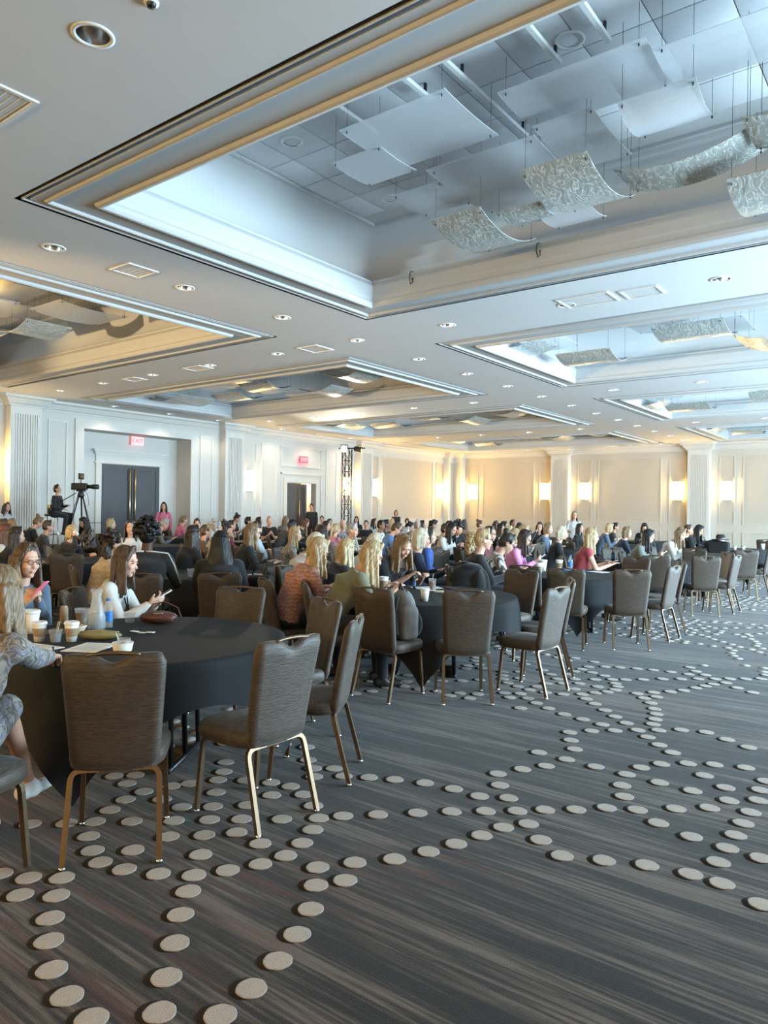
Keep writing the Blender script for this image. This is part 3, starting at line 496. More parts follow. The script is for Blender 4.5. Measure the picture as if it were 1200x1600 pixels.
# hanging acrylic sheets
def sheet(x0, x1, y0, y1, z, sag, ax, kind, lb, grp='acrylic sheets hung in the ceiling coffers', tilt=0):
    cx, cy = (x0+x1)/2, (y0+y1)/2; t = thing('hanging_sheet', lb, 'ceiling panel', (cx, cy, z), 0, grp)
    n = 14; V = []; hx, hy = (x1-x0)/2, (y1-y0)/2
    def zf(u, v): q = v if ax == 'y' else u; return sag*(q*q-1)+tilt*q
    for s in (0, .008):
        for i in range(n+1):
            a = -1+2*i/n
            for b in (-1, 1): u, v = (b, a) if ax == 'y' else (a, b); V.append((u*hx, v*hy, zf(u, v)+s))
    F = []; N = 2*(n+1)
    for i in range(n): F += [(2*i, 2*i+1, 2*i+3, 2*i+2), (N+2*i, N+2*i+2, N+2*i+3, N+2*i+1), (2*i, 2*i+2, N+2*i+2, N+2*i), (2*i+1, N+2*i+1, N+2*i+3, 2*i+3)]
    F += [(0, N, N+1, 1), (2*n, 2*n+1, N+2*n+1, N+2*n)]
    m = MB(); m.add(V, F); m.build('sheet', kind, t)
    for u in (-.9, .9):
        for v in (-.9, .9):
            h = zf(u, v); m = MB(); m.tube([(u*hx, v*hy, h-.02), (u*hx, v*hy, h+.02)], .007, 6); m.tube([(u*hx, v*hy, h+.02), (u*hx, v*hy, UZ-z-.014)], .0022, 4); m.build('suspension_wire', 'dark_metal', t)
    return t
FR, CR = 'acrylic_frosted', 'acrylic_crackle'
for a in ((-3.30, -2.62, 6.4, 7.75, 4.95, .16, 'y', CR, 'crackled curved acrylic sheet hanging in centre of nearest coffer'), (-4.67, -4.02, 6.9, 8.28, 4.95, .16, 'y', CR, 'crackled curved sheet hanging lowest and leftmost in nearest coffer'), (-2.55, -1.3, 6.9, 7.46, 4.95, .12, 'x', CR, 'long crackled sheet curving toward right photo edge'), (-1.62, -.7, 7.2, 8.4, 4.72, .14, 'y', CR, 'crackled sheet cut by right photo edge, lowest of all'), (-1.37, -.45, 6.6, 7.25, 4.95, .08, 'x', CR, 'crackled sheet at right photo edge above the long one'), (-4.05, -3.5, 7.3, 7.95, 5.02, .07, 'y', CR, 'small crackled sheet half hidden behind the central one'),
          (-2.24, -1.6, 6.12, 6.8, 5.1, .1, 'y', FR, 'smooth grey curved sheet hanging upper right in nearest coffer'), (-3.68, -3.08, 7.5, 8.15, 5.0, .05, 'y', FR, 'small smooth sheet below the central crackled one'), (-4.5, -3.22, 6.55, 7.98, 5.3, .03, 'y', FR, 'large flat frosted sheet behind the leftmost crackled one'), (-3.20, -2.6, 6.46, 7.56, 5.34, .03, 'y', FR, 'frosted sheet directly above the central crackled one'), (-4.72, -3.5, 5.37, 6.35, 5.3, .02, 'y', FR, 'large flat frosted sheet left of the white rails'), (-5.2, -4.55, 5.8, 6.45, 5.28, .02, 'y', FR, 'small frosted sheet nearest the tiled coffer corner'), (-5.18, -4.5, 6.85, 7.55, 5.3, .03, 'y', FR, 'frosted sheet in front of the far left downlight'), (-1.93, -.55, 6.05, 6.75, 5.4, .03, 'y', FR, 'large frosted sheet at the upper right photo corner'), (-3.3, -1.95, 5.95, 6.75, 5.46, .03, 'y', FR, 'highest frosted sheet between the two right rails'), (-.3, .6, 5.2, 6.4, 5.2, .1, 'y', FR, 'frosted sheet outside the right of the picture')): sheet(*a, tilt=.04 if a[7] == CR else 0)
NMC = {(0, 0): 'left coffer lit warm', (0, 1): 'second coffer of the left row', (0, 2): 'third coffer of the left row', (0, 3): 'farthest coffer of the left row', (1, 1): 'second coffer of the right row', (1, 2): 'third coffer of the right row', (1, 3): 'farthest coffer of the right row'}
rg = random.Random(5)
for (ci, ri), nme in NMC.items():
    x0, x1 = COLS[ci]; y0, y1 = ROWS[ri]; cx, cy = (x0+x1)/2, (y0+y1)/2
    if ci == 1: cx -= 1.0
    k = 0
    for gx in range(7):
        for gy in range(2):
            px = cx-3.3+1.1*gx+rg.uniform(-.15, .15); py = cy-.55+1.1*gy+rg.uniform(-.25, .25); lo = (gx*2+gy) % 3 == 0
            w_, h_ = rg.uniform(.5, .62), rg.uniform(.42, .65); z = rg.uniform(4.72, 4.95) if lo else rg.uniform(5.0, 5.4)
            kd = CR if lo else FR
            if ci == 0 and ri == 0 and px > -12: continue
            sheet(px-w_, px+w_, py-h_, py+h_, z, .14 if lo else .05, 'y' if gx % 2 else 'x', kd, ('crackled' if lo else 'frosted')+' sheet, '+ORDN[gx]+' from left in '+('near', 'far')[gy]+' line of '+nme, ('crackled' if lo else 'frosted')+' sheets in the '+nme); k += 1
for i, (x, ya, yb) in enumerate(((-4.9, 4.7, 6.2), (-4.07, 4.5, 6.0), (-3.62, 4.5, 7.2), (-2.8, 4.5, 6.2), (-2.33, 4.5, 6.15))):
    t = thing('ceiling_rail', ['shortest white rail nearest the tiled corner', 'white rail second from the tiled corner', 'longest white rail crossing behind frosted sheets', 'white rail beside the coffer downlight', 'white rail farthest right above the tiles'][i]+' of the nearest coffer', 'rail', (x, 0, UZ-.13)); m = MB(); m.box(-.022, .022, ya, yb, -.02, .02); m.build('bar', 'white_plastic', t)
    for q in (ya+.15, (ya+yb)/2, yb-.1): m = MB(); m.box(-.012, .012, q-.012, q+.012, .02, .112); m.build('bracket', 'dark_metal', t)
for x, y, lb in ((-6.05, 8.47, 'thin black wire loop hanging over coffer ledge, left one'), (-4.1, 8.49, 'thin black wire curl hanging over coffer ledge, right one')):
    t = thing('dangling_wire', lb, 'wire', (x, y, CZ)); m = MB(); m.tube([(0, .06, .38), (0, -.01, .36), (-.01, -.02, .27), (.02, -.03, .17), (.05, -.02, .2), (.04, -.01, .24)], .006, 5); m.build('wire', 'black_plastic', t)
    m = MB(); m.tube([(.04, -.012, .235), (.04, -.01, .26)], .012, 6); m.build('plug', 'black_plastic', t)
# exit signs
def text_mesh(s, size, m, ext=.004):
    cu = bpy.data.curves.new('lettering', 'FONT'); cu.body = s; cu.size = size; cu.align_x = 'CENTER'; cu.align_y = 'CENTER'; cu.extrude = ext
    o = bpy.data.objects.new('tmp', cu); COL.objects.link(o); bpy.context.view_layer.update(); me = evalmesh(o); bpy.data.objects.remove(o); me.materials.clear(); me.materials.append(MATS[m]); return me
mat('exit_face', (.75, .66, .64), .4, var=0, emis=(1, .25, .25), es=.5)
def exit_sign(loc, rz, lb, face, letter):
    t = thing('exit_sign', lb, 'sign', loc, rz); m = MB(); m.rbox(-.23, .23, 0, .06, -.14, .14, .012); m.build('housing', face, t)
    o = put('lettering', text_mesh('EXIT', .2, letter), t, (0, .063, 0)); o.rotation_euler = (radians(90), 0, pi)
    m = MB(); m.box(-.03, .03, -.07, 0, -.03, .03); m.build('bracket', 'white_plastic', t)
exit_sign((XL-AD+.07, 14.3, 3.8), radians(-90), 'red lettered EXIT sign above the closed double door', 'exit_face', 'exit_red')
exit_sign((XL+.07, 21.5, 3.62), radians(-90), 'glowing red EXIT sign above the open door', 'exit_red', 'exit_face')
# truss tower with two stage lamps
tx, ty = -18.47, 21.77
t = thing('truss_tower', 'square aluminium lattice truss tower standing by left wall', 'truss', (tx, ty, 0), .3); h = .14
m = MB(); m.rbox(-.35, .35, -.35, .35, 0, .02, .006); m.build('base_plate', 'dark_metal', t)
for sx in (-1, 1):
    for sy in (-1, 1): m = MB(); m.tube([(sx*h, sy*h, .02), (sx*h, sy*h, 4.0)], .024, 8); m.build('chord', 'bronze', t)
for k in range(9):
    z = .1+.43*k; m = MB()
    for (ax, ay), (bx, by) in (((-h, -h), (h, -h)), ((h, -h), (h, h)), ((h, h), (-h, h)), ((-h, h), (-h, -h))): m.tube([(ax, ay, z), (bx, by, z)], .012, 6); m.tube([(ax, ay, z), (bx, by, z+.43)] if k % 2 else [(ax, ay, z+.43), (bx, by, z)], .012, 6)
    m.build('lattice_bay', 'bronze', t)
m = MB(); m.tube([(-.35, 0, 4.02), (.75, 0, 4.02)], .024, 8); m.build('cross_bar', 'dark_metal', t)
def stage_lamp(loc, aim, lit, lb):
    t = thing('stage_lamp', lb, 'stage light', loc); t.rotation_euler = Vector(aim).to_track_quat('Y', 'Z').to_euler()
    m = MB()
    V = MB(); V.lathe([(.06, -.2), (.10, -.16), (.11, .1), (.12, .12)], seg=16); V.v = [(a, c, -b) for a, b, c in V.v]; V.build('can', 'black_plastic', t)
    m = MB(); m.lathe([(.11, 0), (.0, .01)], seg=16, caps=False); m.v = [(a, c+.123, -b) for a, b, c in m.v]; m.build('lens', 'lamp_face' if lit else 'chrome', t)
    m = MB(); m.tube([(-.13, 0, 0), (-.13, 0, .17), (.13, 0, .17), (.13, 0, 0)], .012, 6); m.build('yoke', 'dark_metal', t)
stage_lamp((tx-.02, ty-.15, 3.98), (.55, -.83, -.12), True, 'glaring lit stage lamp on top of the truss tower'); stage_lamp((tx+.42, ty+.2, 3.98), (.9, .35, -.2), False, 'stage lamp turned right at the end of truss bar')
spot('coffer_wash', (-12.5, -3.5, 2.2), (-11.5, 8.6, 5.0), 2600, (1, .72, .38), 48)
spot('truss_spot', (tx+.08, ty-.32, 3.96), (-2, 6, 1.2), 1200, (1, .88, .66), 70)
# camera riser, stool, tripod camera
t = thing('camera_riser', 'low black platform under the camera operator', 'platform', (-18.4, 10.35, 0)); m = MB(); m.rbox(-.95, .95, -.8, .85, .42, .5, .01); m.build('deck', 'carpet_riser', t)
for sx in (-.85, .85):
    for sy in (-.7, .75): m = MB(); m.box(sx-.03, sx+.03, sy-.03, sy+.03, 0, .42); m.build('leg', 'dark_metal', t)
t = thing('guard_rail', 'thin dark rail at the edge of the camera platform', 'rail', (-17.55, 10.75, .5)); m = MB(); m.tube([(-.15, -.3, 0), (-.15, -.3, .68), (.08, .3, .68), (.08, .3, 0)], .012, 6); m.build('frame', 'dark_metal', t); m = MB(); m.tube([(-.15, -.3, .36), (.08, .3, .36)], .01, 6); m.build('mid_rail', 'dark_metal', t)
t = thing('bar_stool', 'tall black bucket stool with thin metal legs under the camera operator', 'stool', (-18.6, 10.08, .5), radians(-60))
m = MB(); m.rbox(-.22, .22, -.2, .22, .84, .9, .02); m.build('seat', 'black_plastic', t)
m = MB()
for k in range(9):
    a = pi+pi*k/8; 
    if k < 8:
        b = pi+pi*(k+1)/8; p = [(.23*cos(q), .22*sin(q)+.02) for q in (a, b)]; m.add([(*p[0], .88), (*p[1], .88), (p[1][0]*1.06, p[1][1]*1.06, 1.14), (p[0][0]*1.06, p[0][1]*1.06, 1.14), (p[0][0]*.93, p[0][1]*.93, .88), (p[1][0]*.93, p[1][1]*.93, .88), (p[1][0], p[1][1], 1.14), (p[0][0], p[0][1], 1.14)], [(0, 1, 2, 3), (4, 7, 6, 5), (3, 2, 6, 7), (0, 4, 5, 1), (0, 3, 7, 4), (1, 5, 6, 2)], True)
m.build('backrest', 'black_plastic', t)
for sx in (-1, 1):
    for sy in (-1, 1): m = MB(); m.tube([(sx*.15, sy*.14, .84), (sx*.22, sy*.21, 0)], .011, 6); m.build('leg', 'chrome', t)
m = MB(); m.tube([(-.19, -.18, .36), (.19, -.18, .36), (.19, .18, .36), (-.19, .18, .36), (-.19, -.18, .36)], .009, 6); m.build('footrest', 'chrome', t)
t = thing('video_camera', 'black video camera with long lens on a tall tripod', 'camera', (-18.12, 10.5, .5), radians(-52))
for k in range(3):
    a = 2*pi*k/3+.5; m = MB(); m.tube([(.05*cos(a), .05*sin(a), 1.38), (.42*cos(a), .42*sin(a), .02)], .017, 6); m.tube([(.08*cos(a+.2), .08*sin(a+.2), 1.38), (.42*cos(a), .42*sin(a), .2)], .01, 5); m.build('leg', 'dark_metal', t)
m = MB(); m.lathe([(.07, 1.34), (.09, 1.4), (.06, 1.5), (.05, 1.52)], seg=14); m.rbox(-.08, .08, -.1, .1, 1.5, 1.54, .01); m.build('fluid_head', 'black_plastic', t)
m = MB(); m.rbox(-.07, .07, -.24, .16, 1.54, 1.72, .015); m.build('body', 'black_plastic', t)
m = MB(); m.lathe([(.05, 0), (.05, .12), (.065, .14), (.065, .3)], seg=14); m.v = [(a, c+.16, b+1.63) for a, b, c in m.v]; m.build('lens', 'dark_metal', t)
m = MB(); m.rbox(-.13, .13, -.03, .03, 1.82, 1.98, .01); m.tube([(0, 0, 1.72), (0, 0, 1.84)], .014, 6); m.build('monitor', 'black_plastic', t)
m = MB(); m.tube([(.05, -.1, 1.46), (.1, -.35, 1.3), (.1, -.5, 1.22)], .012, 6); m.build('pan_handle', 'black_plastic', t)
m = MB(); m.tube([(.05, .12, 1.55), (.1, .22, 1.4), (.08, .25, 1.15), (.05, .15, 1.1), (.02, .08, 1.3)], .006, 5); m.tube([(-.12, 0, 1.9), (-.2, -.1, 1.9), (-.15, -.12, 1.75), (-.06, -.1, 1.66)], .006, 5); m.build('cable', 'black_plastic', t)
# ------------------------------------------------------------------ tables
TR_ = .9
def cloth_mesh(seed):
    rg = random.Random(seed); n = 120; V = [(0, 0, .768)]; F = []; rings = []
    def ring(fn):
        b = len(V); rings.append(b)
        for k in range(n): V.append(fn(2*pi*k/n))
    for r in (.3, .6, .86): ring(lambda a: (r*cos(a), r*sin(a), .768))
    ph = [rg.uniform(0, 6) for _ in range(3)]
    def drop(a):
        c = max(abs(cos(a)), abs(sin(a))); return 1.15/c-.9
    for t in (0, .03, .1, .25, .45, .65, .85, 1):
        def fn(a, t=t):
            d = drop(a); f = (d-.25)/.476
            r = .895+.016*min(1, t*12)+t*d*(.05*sin(9*a+ph[0])+.03*sin(17*a+ph[1]))*(.4+f)+.05*t*f
            return (r*cos(a), r*sin(a), max(.006, .768-.004*min(1, t*30)-d*t))
        ring(fn)
    for k in range(n): F.append((0, rings[0]+k, rings[0]+(k+1) % n))
    for i in range(len(rings)-1):
        for k in range(n): F.append((rings[i]+k, rings[i+1]+k, rings[i+1]+(k+1) % n, rings[i]+(k+1) % n))
    m = MB(); m.add(V, F, True); return m.mesh('tablecloth', 'table_linen')
CLM = [cloth_mesh(i) for i in range(3)]
m = MB(); m.lathe([(0, .735), (.885, .735), (.89, .74), (.89, .755), (.885, .76), (0, .76)], seg=40, caps=False); TTM = m.mesh('tabletop', 'table_wood')
m = MB(); m.tube([(-.25, 0, .735), (-.28, 0, .03)], .018, 8); m.tube([(-.28, -.3, .02), (-.28, .3, .02)], .018, 8); m.tube([(-.26, -.22, .735), (-.28, -.25, .03)], .016, 8); m.tube([(-.26, .22, .735), (-.28, .25, .03)], .016, 8); TLM = m.mesh('leg_frame', 'dark_metal')
TABLES = [(-4.06, 2.8)]+[(-4.1, y) for y in (6.1, 9.6, 13.1, 16.5, 19.9, 23.3)]+[(x, y) for x in (-7.4, -10.7, -14.0, -17.3) for y in (2.7, 6.1, 9.6, 13.1, 16.5, 19.9, 23.3, 26.7)]
ORD = ['nearest', 'second', 'third', 'fourth', 'fifth', 'sixth', 'seventh']
TABLES = [(-16.0, 10.6) if t == (-17.3, 9.6) else t for t in TABLES]
TABLES = [t for t in TABLES if inview(t[0]+.6, t[1]+.6, .76)]
TABLES = [t for i, t in enumerate(TABLES) if i < 7 or any(hypot(t[0]-p[1], t[1]-p[2]) < 1.75 for p in PEOPLE_POS)]
for i, (x, y) in enumerate(TABLES):
    ais = x > -4.5; nme = (ORD[i]+' round table along the carpet aisle') if ais else 'round table, %s line from the aisle, %s from camera' % (ORDN[min(4, round((-4.1-x)/3.3))], ORDN[max(0, round((y-2.7)/3.45))])
    t = thing('round_table', nme+', hidden by black cloth', 'table', (x, y, 0), radians(33), None if ais else 'round tables in the crowd'); put('tabletop', TTM, t); put('leg_frame', TLM, t); o = put('leg_frame', TLM, t); o.rotation_euler.z = pi
    c = put('tablecloth', CLM[i % 3], None, (x, y, 0), radians(33-45)+random.uniform(-.06, .06) if i else radians(-12))
    tag(c, 'black cloth draped over '+nme, 'tablecloth', None if ais else 'black tablecloths in the crowd')
# ------------------------------------------------------------------ chairs
def back_mesh():
    nu, nv = 20, 14; V = []; F = []
    def pt(i, j, side):
        u = -1+2*i/nu; v = j/nv
        z0, z1 = .405, .95
        au = abs(u); top = z1
        if au > .82: q = (au-.82)/.18; top -= .05*(1-sqrt(max(0, 1-q*q)))          # rounded upper corners
        if au < .46: top -= .045*(.5+.5*cos(pi*au/.46))                                # the finger scoop
        bot = z0
        if au > .85: q = (au-.85)/.15; bot += .04*(1-sqrt(max(0, 1-q*q)))
        z = bot+(top-bot)*v; w = .192+.036*((z-.4)/.55)
        x = u*w; yb = -.188-.095*(max(0, z-.42)/.53)**1.15+.016*(1-u*u)*-1+.016
        e = min(1, min((1-au)*10, v*12, (1-v)*12)); th = .027*(.35+.65*sqrt(max(0, 1-(1-e)**2)))
        return (x, yb+(th if side else -th), z)
    for s in (0, 1):
        for j in range(nv+1):
            for i in range(nu+1): V.append(pt(i, j, s))
    N = (nu+1)*(nv+1); id_ = lambda i, j, s: s*N+j*(nu+1)+i
    for j in range(nv):
        for i in range(nu): F += [(id_(i, j, 0), id_(i+1, j, 0), id_(i+1, j+1, 0), id_(i, j+1, 0)), (id_(i, j, 1), id_(i, j+1, 1), id_(i+1, j+1, 1), id_(i+1, j, 1))]
    for i in range(nu): F += [(id_(i, 0, 0), id_(i, 0, 1), id_(i+1, 0, 1), id_(i+1, 0, 0)), (id_(i, nv, 0), id_(i+1, nv, 0), id_(i+1, nv, 1), id_(i, nv, 1))]
    for j in range(nv): F += [(id_(0, j, 0), id_(0, j+1, 0), id_(0, j+1, 1), id_(0, j, 1)), (id_(nu, j, 0), id_(nu, j, 1), id_(nu, j+1, 1), id_(nu, j+1, 0))]
    m = MB(); m.add(V, F, True); return m.mesh('backrest', 'chair_fabric')
def seat_mesh():
    n = 36; prof = [(.0, .395), (.9, .395), (.97, .405), (1, .435), (.985, .462), (.93, .48), (.8, .486), (.0, .492)]; V = []; F = []
    for s, z in prof:
        for k in range(n):
            a = 2*pi*k/n; e = 4.2; c, d = cos(a), sin(a); r = 1/(abs(c)**e+abs(d)**e)**(1/e)
            y = .225*d*r*s; wx = .225+.012*(y/.225); V.append((wx*c*r*s, .02+y, z))
    for i in range(len(prof)-1):
        for k in range(n): F.append((i*n+k, i*n+(k+1) % n, (i+1)*n+(k+1) % n, (i+1)*n+k))
    m = MB(); m.add(V, F, True); return m.mesh('seat', 'chair_fabric')
def bend(pts, r=.05, n=5):
    P = [Vector(p) for p in pts]; out = [P[0]]
    for i in range(1, len(P)-1):
        a, b, c = P[i-1], P[i], P[i+1]; u = (a-b).normalized(); v = (c-b).normalized()
        for k in range(n+1): t = k/n; out.append(b+u*r*(1-t)**2+v*r*t**2)
    return out+[P[-1]]
m = MB(); pts = []
for i in range(9): u = -1+2*i/8; pts.append((u*.115, -.285+.006*(1-u*u), .943+.008*(1-u*u)))
m.tube(pts, .0095, 8); HM = m.mesh('handle_bar', 'bronze')
LEGS = []
for nme, y1, y0 in (('rear', -.17, -.275), ('front', .17, .205)):
    for sx in (-1, 1):
        m = MB(); m.tube(bend([(sx*.205, y0, .012), (sx*.192, y1, .40), (sx*.07, y1, .40)]), .0125, 4, True, True); g = MB(); g.lathe([(.013, 0), (.016, .004), (.014, .016)], (sx*.205, y0, 0), 10); LEGS.append((m.mesh('leg', 'bronze'), g.mesh('foot_glide', 'chrome')))
CBM = []
for y in (-.17, .17): m = MB(); m.tube([(-.07, y, .40), (.07, y, .40)], .0125, 4, True, True); CBM.append(m.mesh('crossbar', 'bronze'))
SEM, BKM = seat_mesh(), back_mesh()
def chair(x, y, rz, label, group='taupe banquet chairs', detail=True):
    t = thing('banquet_chair', label, 'chair', (x, y, 0), rz, group); put('seat', SEM, t); put('backrest', BKM, t); put('handle_bar', HM, t)
    for a, g in LEGS:
        l = put('leg', a, t)
        if detail: put('foot_glide', g, l)
    for c in CBM: put('crossbar', c, t)
    return t
def chair_back(bx, by, fx, fy, label):     # placed by the middle of its back (top) and facing direction
    r = atan2(-fx, fy); L = hypot(fx, fy); return chair(bx+fx/L*.275, by+fy/L*.275, r, label)
E = chair_back
E(-2.92, 1.86, -.37, .31, 'banquet chair nearest the camera, seen from behind with golden rear legs')
E(-2.62, 2.67, -1, .02, 'banquet chair angled left at right of the nearest table')
E(-2.82, 3.44, -.87, -.5, 'banquet chair seen side-on behind the chair angled left')
E(-3.56, 4.0, -.35, -.93, 'banquet chair facing camera between the first two tables')
E(-4.62, 4.12, .35, -.93, 'banquet chair facing camera behind far rim of nearest table')
CH_BAG = E(-3.82, 4.84, .03, 1, 'banquet chair holding a grey backpack at the second table')
E(-3.1, 5.24, -.33, .38, 'banquet chair seen squarely from behind at the second table')
E(-2.67, 6.05, -1, .05, 'banquet chair with shining front frame right of second table')
E(-2.93, 6.95, -.87, -.5, 'banquet chair side-on right of second table, half hidden')
E(-3.8, 7.6, -.1, -1, 'banquet chair facing camera at far rim of second table')
CH_JK = E(-4.5, 7.5, .25, -.95, 'banquet chair with black jacket hung over its back')
E(-4.08, 8.2, .05, 1, 'banquet chair at near rim of third table, left of two')
E(-3.5, 8.12, -.3, .95, 'banquet chair at near rim of third table, right of two')
E(-2.88, 8.6, -.5, .75, 'grey-lit banquet chair at third table with back to aisle')
E(-2.69, 9.66, -1, .05, 'banquet chair leaning toward the third table from the aisle')
E(-2.86, 10.6, -.87, -.5, 'banquet chair behind the one leaning toward third table')
E(-3.66, 11.13, -.15, -1, 'tan-lit banquet chair facing camera beyond the third table')
E(-3.6, 11.85, -.3, .95, 'banquet chair side-on at near rim of fourth table')
E(-2.95, 12.3, -.45, .8, 'pale-lit banquet chair at fourth table seen from behind')
E(-2.66, 13.1, -1, .05, 'banquet chair side-on at aisle end of fourth table')
E(-3.02, 14.1, -.7, -.6, 'banquet chair with tan-lit front beyond the fourth table')
E(-3.75, 14.75, 0, -1, 'banquet chair facing camera beyond fourth table, left of tan-lit one')
E(-5.15, 14.15, .6, -.7, 'grey banquet chair facing camera left of fourth table')
E(-2.95, 15.3, -.45, .85, 'pale-lit banquet chair at fifth table seen from behind')
E(-3.85, 15.0, .1, 1, 'banquet chair half hidden at near rim of fifth table')
E(-2.8, 16.9, -1, 0, 'banquet chair side-on at aisle end of fifth table')
E(-3.0, 18.9, -.5, .85, 'banquet chair at right photo edge by the sixth table')
CH_HAT = E(-4.2, 18.6, .1, 1, 'banquet chair under the black coat and hat')
E(-3.45, 21.5, 0, -1, 'farthest banquet chair facing camera along the aisle')
E(-6.07, 5.98, -1, .1, 'grey-lit banquet chair left of the salmon blouse')
E(-9.57, 5.35, -.8, .5, 'banquet chair seen from behind left of carafe')
E(-7.38, 11.16, 1, -.25, 'tan-lit banquet chair right of the navy cardigan')
E(-6.69, 10.34, -.9, .3, 'grey banquet chair right of the navy cardigan')
E(-7.04, 11.62, .1, 1, 'banquet chair right of the dark green sweater')
E(-8.18, 7.55, -.1, -1, 'banquet chair facing camera right of the long black coat')
E(-9.0, 8.95, -1, .2, 'grey-lit banquet chair left of white patterned blouse')
E(-6.94, 16.1, .2, 1, 'banquet chair behind cup right of the orchid cardigan')
E(-7.0, 14.87, -1, .1, 'grey banquet chair right of the orchid cardigan')
E(-8.18, 18.46, 0, -1, 'banquet chair far behind the orchid cardigan, facing camera')
E(-5.2, 19.4, .8, -.5, 'banquet chair far left of white top at fifth table')
E(-3.9, 22.6, 0, 1, 'small far banquet chair at the right photo edge')
# ------------------------------------------------------------------ people
def remesh(mb, voxel, it=6, fac=.5):
    o = put('tmp', mb.mesh('tmp')); r = o.modifiers.new('r', 'REMESH'); r.mode = 'VOXEL'; r.voxel_size = voxel; r.use_smooth_shade = True
    if it: s = o.modifiers.new('s', 'SMOOTH'); s.iterations = it; s.factor = fac
    bpy.context.view_layer.update(); me = evalmesh(o); bpy.data.objects.remove(o); return me
V3 = lambda *a: Vector(a)
def ik(s, w, l1, l2, hint):
    d = w-s; L = min(d.length, (l1+l2)*.995); u = d.normalized(); w = s+u*L
    a = (l1*l1-l2*l2+L*L)/(2*L); h = sqrt(max(0, l1*l1-a*a)); p = hint-u*hint.dot(u); return s+u*a+p.normalized()*h, w
def hand(mb, wr, d, nrm, curl, side, k=1):
    d = d.normalized(); n = (nrm-d*nrm.dot(d)).normalized(); sd = d.cross(n)*side      # sd: towards the thumb
    for q in (-.026, -.009, .009, .026): mb.cap(wr+sd*q*.6, .017, wr+d*.085*k+sd*q, .012)
    for q, L in ((.029, .066), (.010, .075), (-.010, .07), (-.029, .054)):
        p = wr+d*.088*k+sd*q; dirv = d.copy(); ax = d.cross(n)
        for j, f in enumerate((.45, .32, .25)):
            dirv = (Matrix.Rotation(curl*(.7 if j == 0 else 1), 3, ax)@dirv).normalized(); e = p+dirv*L*f; mb.cap(p, .0098-.0008*j, e, .0092-.0008*j, 8); p = e
    p = wr+sd*.026+d*.02; e = p+(sd*.8+d*.9+n*.25).normalized()*.042; mb.cap(p, .013, e, .0105, 8); mb.cap(e, .0105, e+(d*.9+sd*.1+n*.45).normalized()*.032, .009, 8)
class Pose: pass
def make_pose(lean=6, up_lean=4, pitch=5, yaw=0, roll=0, wl=(-.1, .25, .62), wr=(.1, .25, .62), hipz=.57, knees=None, ankles=None, elb=(.5, -.4, -1), pal=(0, 0, -1), curl=.35, voxel=.0125, wide=1, palL=None, elbL=None, armL=.275, twist=0):
    P = Pose(); P.voxel = voxel; H = V3(0, -.02, hipz); a1, a2 = radians(lean), radians(lean+up_lean)
    P.H = H; P.waist = H+V3(0, sin(a1), cos(a1))*.17; P.chest = P.waist+V3(0, sin((a1+a2)/2), cos((a1+a2)/2))*.16; P.sh = P.chest+V3(0, sin(a2), cos(a2))*.135
    P.a1, P.a2, P.wide = a1, a2, wide
    na = a2*.6+radians(4); P.neck = P.sh+V3(0, sin(na), cos(na))*.115
    P.R = (Matrix.Rotation(radians(yaw), 3, 'Z')@Matrix.Rotation(radians(-pitch), 3, 'X')@Matrix.Rotation(radians(roll), 3, 'Y'))
    P.head = P.neck+P.R@V3(0, .022, .105); P.top = P.head+P.R@V3(0, -.01, .128)
    P.S = {}; P.E = {}; P.Wr = {}; P.nrm = {}; P.curl = curl
    for s, w in ((-1, wl), (1, wr)):
        S_ = P.sh+V3(s*.165*wide, 0, -.02); eb = elb if s > 0 or elbL is None else elbL
        P.S[s] = S_; P.E[s], P.Wr[s] = ik(S_, Vector(w), armL, .25, V3(s*eb[0], eb[1], eb[2])); P.nrm[s] = Vector(palL if (s < 0 and palL) else pal)
    P.hip = {s: H+V3(s*.09, .02, -.01) for s in (-1, 1)}
    P.knee = {s: Vector((knees or {-1: (-.12, .42, hipz-.03), 1: (.12, .42, hipz-.03)})[s]) for s in (-1, 1)}
    P.ank = {s: Vector((ankles or {-1: (-.12, .45, .09), 1: (.12, .45, .09)})[s]) for s in (-1, 1)}
    return P
def torso(mb, P, g=0, neck=True):
    w = P.wide
    secs = [(P.H+V3(0, -.01, -.085), .135*w+g, .10+g, 0), (P.H+V3(0, 0, -.03), .168*w+g, .125+g, 0), (P.H+V3(0, 0, .05), .165*w+g, .12*w+g, P.a1), (P.waist, .143*w+g, .108*w+g, P.a1), (P.chest-V3(0, 0, .03), .155*w+g, .118*w+g, (P.a1+P.a2)/2), (P.chest+V3(0, 0, .03), .162*w+g, .118*w+g, P.a2), (P.sh-V3(0, 0, .03), .165*w+g, .098+g, P.a2), (P.sh+V3(0, .0, .018), .135*w+g, .075+g, P.a2)]
    if neck: secs.append((P.sh+V3(0, .005, .045), .075+g, .06+g, P.a2))
    mb.loft(secs, 22)
    for s in (-1, 1): mb.ell(P.S[s]+V3(-s*.02, 0, .002), (.066+g, .062+g, .062+g)); mb.ell(P.chest+V3(s*.065, .075, .01), (.062*w+g*.5, .052+g*.5, .06+g*.5))
